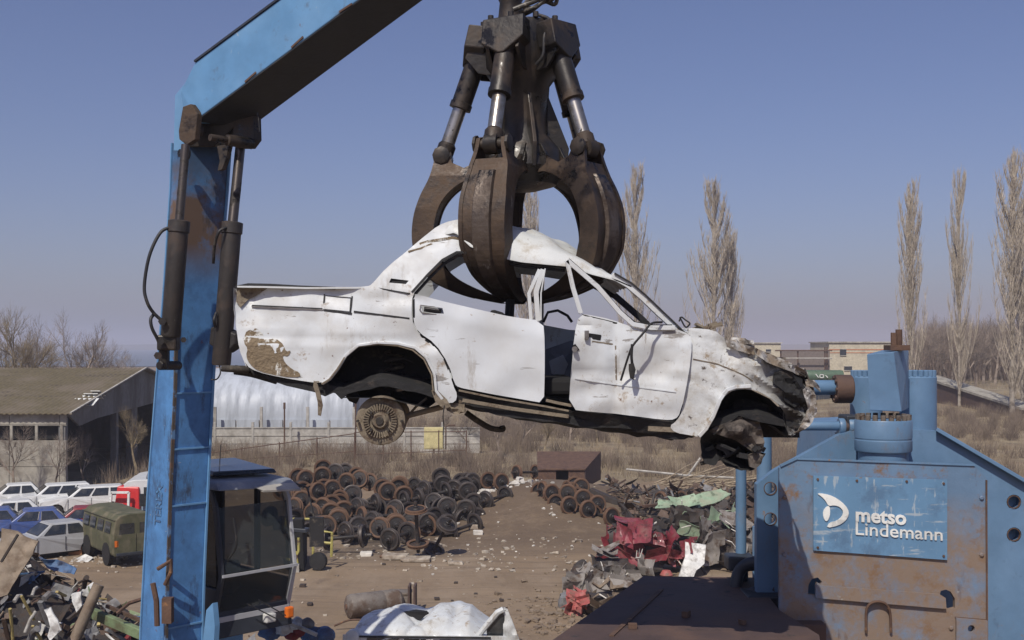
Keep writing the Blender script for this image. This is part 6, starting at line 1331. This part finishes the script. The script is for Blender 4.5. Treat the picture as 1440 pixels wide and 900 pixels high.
specs = [((30,838),(48,872),.045,'yellow_metal','yellowish bar slanting left of the bent white strip','bar'),((46,880),(58,900),.045,'yellow_metal','yellowish bar end at the bottom of the heap','bar'),((57,846),(70,880),.09,'grey_metal','grey curved strip left of the bent white strip','strip'),
 ((14,856),(18,900),.05,'yellow_metal','upright yellow tube near the left edge','tube'),((62,842),(76,836),.10,'grey_metal','short grey stub on the heap crest','stub'),((80,832),(92,838),.05,'yellow_metal','short yellow bar below the blue sheet','bar'),((95,872),(120,852),.07,'iron','dark flat bar crossing behind the brown pipe','bar'),
 ((20,846),(30,838),.06,'pale_metal','pale short tube near the large tan panel','tube'),((35,890),(50,860),.05,'pale_metal','thin pale rod low in the heap','rod'),((5,870),(12,900),.06,'brown_iron','rusty bar at the lower left corner','bar'),((66,892),(80,905),.06,'brown_iron','rusty bar end below the bent white strip','bar'),
 ((45,838),(52,826),.05,'pale_metal','bright pipe stub below the heap crest','stub'),((110,820),(128,818),.04,'iron','black rod beside the top of the brown pipe','rod'),((122,812),(118,826),.08,'iron','black curved hook above the brown pipe','hook'),((150,885),(175,900),.08,'grey_metal','grey bar below the pale green beam','bar'),((52,884),(42,900),.10,'grey_metal','wide grey tube end at the bottom of the heap','tube')]
for a, c, w_, m, lb, ct in specs:
    d = 17.3; A, B = W(a[0], a[1], d), W(c[0], c[1], d+.2); b = MB()
    if ct in ('tube', 'rod', 'stub', 'hook'): b.tube([A, (A+B)/2+V((0,0,.04)), B], w_*.5, 8)
    else: b.bar(A, B, w_, w_*.6)
    pc({'bar':'metal_bar','strip':'metal_strip','tube':'metal_tube','rod':'metal_rod','stub':'pipe_stub','hook':'metal_hook'}[ct], b, HM[m], lb, ct)
# bright odds and ends under the cab
od = [((352,880),.10,'blue_metal'),((402,882),.13,'white_metal'),((418,878),.10,'white_metal'),((425,886),.10,'red_metal'),((440,892),.13,'blue_metal'),((456,893),.13,'blue_metal'),((380,890),.12,'blue_metal'),((412,893),.09,'red_metal'),((390,886),.08,'grey_metal'),((432,878),.09,'grey_metal')]
odl = ['small blue bundle left under the cab lamp','white crumpled bag right of the cab foot','upper white piece in the bright junk beside the cab','red container in the bright junk beside the cab','left of two blue drums at the bottom beside the cab','right of two blue drums at the bottom beside the cab','blue piece under the orange cab lamp','small red piece low beside the cab','grey piece just below the cab corner','grey piece above the red container beside the cab']
for i, ((px, py), s, m) in enumerate(od):
    def ball(u, v): a = u*2*PI; q = V((math.cos(a)*math.sin(PI*v)*1.2, math.sin(a)*math.sin(PI*v), math.cos(PI*v)*.8))*s; return q+crumple(q+V((i,0,0)), 7, s*.5)+W(px, py, 14.6)
    pc('bundle', MB().grid(ball, 18, 10, None), HM[m], odl[i], 'bundle', 'bright junk beside the cab', smooth=30)
pc('white_bar', MB().bar(W(398,872,14.4), W(446,893,14.4), .05, .04), HM['pale_metal'], 'long pale bar slanting over the junk beside the cab', 'bar', 'bright junk beside the cab')
hose([W(470,880,34), W(492,872,34), W(520,872,34)], .03, dr_, 'bent_rod', 'rustst')
# right hand scrap: dark heap, crushed red car, green car, white seat
def hz2(x, y): 
    px = x*F/y+720; return H(x, y)+max(0, 1.15*math.exp(-((x-13.5)/5.0)**2-((y-53)/5.5)**2))
def pl2(r):
    x = r.gauss(13.0, 4.2); y = r.gauss(53, 3.5); x = max(5.2, x); return (x, y, hz2(x, y)+r.uniform(-.05,.35))
xs2 = list(np.arange(4, 26, .4)); ys2 = list(np.arange(44, 64, .4)); wn = len(xs2)
tag(MB().add([(x, y, hz2(x, y)+.03) for y in ys2 for x in xs2], [(j*wn+i, j*wn+i+1, (j+1)*wn+i+1, (j+1)*wn+i) for j in range(len(ys2)-1) for i in range(wn-1) if hz2(xs2[i], ys2[j])-H(xs2[i], ys2[j]) > .12]).build('dark_scrap_heap', HM['iron'], fix=False), 'dark heap of scrap iron right of the mound', 'scrap heap', kind='stuff')
shards('iron_scrap', 1500, pl2, [9,6,1.5,.25,1.5,0,0,0,0,0], 41, .15, .75, 'dark rusty scrap iron right of the mound', 'scrap')
def pl3(r): x = r.uniform(8, 20); y = r.uniform(60, 66); return (x, y, H(x, y)+r.uniform(0,.5)+.25)
def branches(n, seed):
    r = random.Random(seed); b = MB()
    for i in range(n):
        p = V(pl3(r)); a = r.gauss(0, .35); l = r.uniform(.8, 3.6); q = p+V((math.cos(a)*l, math.sin(a)*l, r.gauss(.05,.18)*l)); b.tube([p, (p+q)/2+V((0,0,r.uniform(-.1,.15))), q], [.035,.025,.01], 4)
    return b
HM_st = mat('dry_straw_branches', (.33,.27,.19), [dict(c=(.2,.15,.1), s=3, lo=.45, hi=.6)], rough=1)
tag(branches(260, 3).build('cut_branches', HM_st, fix=False), 'tangle of pale cut branches behind the dark scrap', 'branches', kind='stuff')
for i, (a, c, lb) in enumerate((((881,660,66),(960,668,64),'long pale pole lying left over the cut branches'),((950,668,65),(1032,672,64),'pale pole lying right over the cut branches'),((968,668,65),(985,644,65),'thin pale branch rising from the cut branches'))):
    pc('pole', MB().tube([W(*a), W(*c)], .07, 6), M['bone'], lb, 'pole', 'pale poles on the cut branches')
for i, (a, c, w_, lb) in enumerate((((905,712,52),(985,705,54),.2,'long rusty pipe across the dark heap above the red wreck'),((830,690,55),(905,722,54),.45,'perforated dark beam sloping right from the mound wheelsets'),((960,735,50),(1000,715,52),.15,'dark bar above the green wreck'),((870,705,54),(900,740,51),.14,'dark bar left of the red wreck'),((1000,700,56),(1035,722,55),.2,'dark bar beside the blue post'))):
    pc('steel_beam', MB().bar(W(*a), W(*c), w_, w_*.6), HM['iron'] if i != 0 else M['rustst'], lb, 'beam', 'beams in the dark heap', bevel=.01)
def wreck(name, c, size, m, label, seed, amp=.35, nu=26, rot=0, holes=True, cat='wreck', parts=True):
    t = empty(name, c, label, cat); c = V(c); b = MB(); R = Matrix.Rotation(rot, 3, 'Z')
    for face in range(5):
        def fn(u, v):
            U, Vv = u*2-1, v*2-1
            q = [V((U,-1,Vv)), V((1,U,Vv)), V((-U,1,Vv)), V((-1,-U,Vv)), V((U,Vv,1))][face]
            q = V((q.x*size[0]/2, q.y*size[1]/2, (q.z+1)*size[2]/2))
            q.z *= 1-.35*max(0, q.x/size[0]*2)**2
            q2 = q + (crumple(q+V((seed,0,0)), 1.1, amp*1.4) + crumple(q+V((0,seed,0)), 2.8, amp*.6))
            return R @ q2 + c
        b.grid(fn, nu, nu//2 if face < 4 else nu, None)
    for k in range(len(b.v)): b.v[k] = c + (b.v[k]-c)*.86
    b.build('body', HM['iron'] if parts else m, t, smooth=22, fix=False)
    rnd = random.Random(seed)
    for k in range(12 if parts else 0):                     # folded, torn body panels wrapped round the core
        f = rnd.choice((0,0,0,0,1,1,2,2)); sx, sy, sz = size
        if f == 0: p = V((rnd.uniform(-.45,.45)*sx, -.5*sy+rnd.uniform(-.12,.1), rnd.uniform(.12,.85)*sz)); u = V((1, rnd.uniform(-.4,.4), rnd.uniform(-.6,.6))); v = V((rnd.uniform(-.4,.4), rnd.uniform(-.5,.5), 1))
        elif f == 1: p = V((rnd.uniform(-.4,.4)*sx, rnd.uniform(-.4,.3)*sy, sz*rnd.uniform(.82,1.0))); u = V((1, rnd.uniform(-.5,.5), rnd.uniform(-.5,.5))); v = V((rnd.uniform(-.5,.5), 1, rnd.uniform(-.1,.7)))
        else: p = V((rnd.choice((-.5,.5))*sx, rnd.uniform(-.4,.3)*sy, rnd.uniform(.2,.8)*sz)); u = V((rnd.uniform(-.4,.4), 1, rnd.uniform(-.3,.3))); v = V((rnd.uniform(-.5,.5), rnd.uniform(-.4,.4), 1))
        u = u.normalized()*sx*rnd.uniform(.32,.62); v = v.normalized()*sz*rnd.uniform(.32,.7); n_ = u.cross(v).normalized(); f1 = rnd.uniform(.2,.8); f2 = rnd.uniform(-.4,.4); am = rnd.uniform(.08,.28); tw = rnd.uniform(-.4,.4)
        def pf_(a, e):
            q = u*(a-.5)*(1+.10*nz(e*3, k, seed)) + v*(e-.5)*(1+.14*nz(a*3, k, seed+4)) + n_*(am*abs(a+f2*e-f1)*1.6 + tw*(a-.5)*(e-.5)*.8 + .018*nz(a*6+k, e*6, seed) + am*.8*abs(e-f2-.5))
            return R @ (p+q) + c
        MB().grid(pf_, 12, 10, n_*.018).build('torn_panel', m, t, smooth=24)
    for k in range(7 if parts else 0):
        p = c + R @ V((rnd.uniform(-.5,.5)*size[0], rnd.uniform(-.62,-.45)*size[1], rnd.uniform(.2,1.05)*size[2])); q = p+V((rnd.uniform(-.5,.5), rnd.uniform(-.2,.1), rnd.uniform(-.4,.4)))
        MB().tube([p, (p+q)/2+V((0,-.08,rnd.uniform(-.15,.15))), q], [.03,.02,.015], 5).build('torn_strip', m if k % 2 else M['chip'], t)
    return t
M['chip'] = mat('white_chip', (.60,.57,.51), rough=.9)
M['redw'] = mat('crushed_red_paint', (.21,.03,.042), [dict(c=(.22,.16,.12), s=1.5, lo=.5, hi=.7, amt=.5),dict(c=(.12,.02,.025), s=2.5, lo=.5, hi=.6), dict(c=(.55,.45,.44), s=8, lo=.67, hi=.70), dict(c=(.06,.04,.035), s=4, lo=.60, hi=.68)], rough=.4, coat=.2, var=.2)
M['greenw'] = mat('crushed_mint_paint', (.27,.37,.25), [dict(c=(.30,.27,.2), s=2, lo=.45, hi=.65, amt=.6),dict(c=(.12,.15,.10), s=3, lo=.55, hi=.65)], rough=.4)
M['greyw'] = mat('crushed_grey_metal', (.23,.21,.19), [dict(c=(.10,.07,.05), s=3, lo=.48, hi=.62), dict(c=(.45,.44,.42), s=6, lo=.65, hi=.7)], rough=.6)
M['redpink'] = mat('faded_red_metal', (.38,.10,.09), [dict(c=(.2,.12,.09), s=3, lo=.5, hi=.65)], rough=.6)
wreck('crushed_car', (W(900,0,42.5).x, 42.8, .35), (2.1,1.8,1.65), M['redw'], 'crumpled crimson car body in the scrap beyond the deck', 3, .45, rot=-.25)
wreck('crushed_bonnet', (W(945,0,43).x, 43.2, .35), (1.2,1.2,.9), M['redw'], 'smaller crimson crumpled part right of the crimson body', 9, .3, cat='body part')
wreck('crushed_car', (W(987,0,47.5).x, 48, .6), (2.6,1.6,1.35), M['greenw'], 'mint green crushed car body behind the white seat panel', 5, .38)
wreck('crushed_metal', (W(1015,0,44).x, 44, .2), (1.6,1.6,1.6), M['greyw'], 'brown grey crushed bale beside the blue post', 7, .35, cat='bale')
wreck('crushed_metal', (W(835,0,38.5).x, 39, .0), (1.7,1.3,1.0), M['greyw'], 'grey mangled car part at the left end of the right scrap', 11, .4, cat='wreck')
wreck('crushed_metal', (W(868,0,40).x, 40.5, .1), (1.7,1.2,1.0), M['greyw'], 'grey mangled metal between the crimson body and the faded red part', 13, .35, cat='wreck')
wreck('crushed_part', (W(822,0,36.3).x, 36.5, .0), (1.0,.7,.55), M['redpink'], 'faded red crumpled part at the edge of the deck', 15, .25, cat='body part')
wreck('crushed_part', (W(850,0,36).x, 36.3, .1), (1.1,.8,.65), HM['tan_metal'], 'tan crumpled part right of the faded red part', 17, .25, cat='body part')
wreck('crushed_part', (W(800,0,37).x, 37, .0), (.6,.6,.5), HM['grey_metal'], 'grey bent tube like part left of the faded red part', 19, .2, cat='body part', parts=False)
b = MB().sheet([(966,765),(995,769),(990,792),(978,800),(972,810),(952,808),(958,795),(964,784)], lambda x, y: -.02*(y-788)+.1*nz(x*.1,y*.1), sp=4, th=.08, d=42)
pc('seat_panel', b, HM['white_metal'], 'white moulded panel standing between the crimson and green wrecks', 'panel', 'panels in the right scrap', smooth=50)
pc('orange_bag', MB().lathe([(.05,0),(.2,.05),(.24,.15),(.15,.3),(.03,.32)], W(937,806,41.5)-V((0,0,.2)), V((0,0,1)), 12), M['redpink'], 'small orange bundle below the crimson wreck', 'bundle', smooth=50, grp='bundles in the right scrap')
# rubble: stones and litter
def rub(name, n, fn, m, s0, s1, seed, label, cat):
    r = random.Random(seed); b = MB()
    for i in range(n):
        x, y = fn(r); s = r.uniform(s0, s1)*r.uniform(.4,1); c = V((x, y, H(x, y)+s*.2)); R = Matrix.Rotation(r.random()*6, 3, 'Z') @ Matrix.Rotation(r.uniform(-.5,.5), 3, 'X')
        P = [R @ V((a*s*r.uniform(.5,1), e*s*r.uniform(.4,.9), g*s*r.uniform(.25,.5)))+c for g in (-1, 1) for a, e in ((-1,-1),(1,-1),(1,1),(-1,1))]; b.hexa(P)
    o = b.build(name, m, fix=False); return tag(o, label, cat, kind='stuff')
M['stone'] = mat('pale_stone', (.42,.37,.30), [dict(c=(.25,.2,.15), s=3, lo=.45, hi=.6)], rough=.95)
rub('white_rubble', 130, lambda r: (r.gauss(1.0, 4.5), r.gauss(53, 5.5)), M['chip'], .03, .12, 1, 'white stone chips strewn over the dirt mound', 'rubble')
rub('rubble', 330, lambda r: (r.gauss(-3.0, 8), r.gauss(46.5, 2.2)), M['stone'], .03, .17, 2, 'brown rubble at the foot of the wheelset pile', 'rubble')
rub('rubble', 500, lambda r: (r.gauss(1.8, 1.3), r.gauss(35.5, 2.0)), HM['tan_metal'], .03, .16, 3, 'brown rubble along the left edge of the deck', 'rubble')
rub('litter', 350, lambda r: (r.uniform(-22, 12), r.uniform(33, 66)), M['stone'], .03, .09, 4, 'scattered small litter on the yard dirt', 'litter')
rub('litter', 150, lambda r: (r.gauss(-17, 3), r.gauss(44.8, 1.0)), M['stone'], .04, .16, 5, 'pale litter before the grey saloon and van', 'litter')
rub('rubble', 60, lambda r: (r.gauss(-.5, .9), r.gauss(57.5, .8)), M['chip'], .08, .25, 6, 'white rubble on the crest of the mound', 'rubble')
slabs = [(600,755,47.5,1.0,.5,'stone','pale broken slab at the foot of the upright wheelset'),(585,785,45,1.3,.25,'stone','flat pale board before the wheelset pile'),(640,793,44.3,.7,.22,'stone','grey block right of the flat board'),(555,780,45.3,1.2,.3,'stone','brown flat plank left before the pile'),(672,728,50,.5,.4,'chip','white stone at the right end of the wheelset pile'),(666,720,51,.5,.4,'stone','pale rock above the white stone by the pile'),(515,772,46,.6,.3,'chip','white lump at the foot of the pile'),(540,777,45.5,.4,.2,'rust','small orange brown lump in front of the pile'),(700,665,60,.8,.5,'chip','white rock on the mound beside the leftmost wheelset')]
for px, py, d, sx, sz, m, lb in slabs:
    c = W(px, py, d); c.z = H(c.x, d)+sz*.25; b = MB(); r = random.Random(px)
    P = [V((a*sx*.5*r.uniform(.7,1), e*sx*.35*r.uniform(.7,1), g*sz*.35*r.uniform(.6,1)))+c for g in (-1,1) for a, e in ((-1,-1),(1,-1),(1,1),(-1,1))]; b.hexa(P)
    pc('stone_slab', b, {'stone':M['stone'],'chip':M['chip'],'rust':M['rimrust']}[m], lb, 'slab', 'slabs and stones by the wheelsets', bevel=.03)
ob = MB(); c = W(107, 786, 46.5); c.z = 0; R = Matrix.Rotation(.2, 3, 'Z'); ob.box(c+V((0,0,.3)), (.52,.45,.58), R)
pc('wooden_box', ob, mat('orange_plywood', (.33,.15,.06), rough=.8), 'orange brown wooden box between the grey saloon and the olive van', 'box', 'boxes in the yard', bevel=.01)
pc('white_sheet', MB().sheet([(98,790),(112,783),(128,786),(124,792),(106,794)], lambda x, y: .1*nz(x*.2,y*.2)-.12*(y-788), sp=4, th=.04, d=45), HM['white_metal'], 'white crumpled sheet on the ground before the wooden box', 'sheet', 'sheets in the yard')
for i, (px, py, s) in enumerate(((641,821,.07),(614,843,.09),(669,836,.06),(540,795,.08),(705,846,.08),(636,845,.05),(697,813,.06),(436,852,.10),(425,825,.12),(722,800,.05))):
    d = CH*F/(py-HZ); c = V(((px-720)*d/F, d, H((px-720)*d/F, d)+s*.4)); rr = random.Random(i)
    pc('lump', MB().hexa([V((a*s*rr.uniform(.6,1.2), e*s, g*s*.4))+c for g in (-1,1) for a, e in ((-1,-1),(1,-1),(1,1),(-1,1))]), HM['iron'], 'small dark lump lying alone on the bare yard dirt', 'lump', 'dark lumps on the yard dirt', bevel=.01)
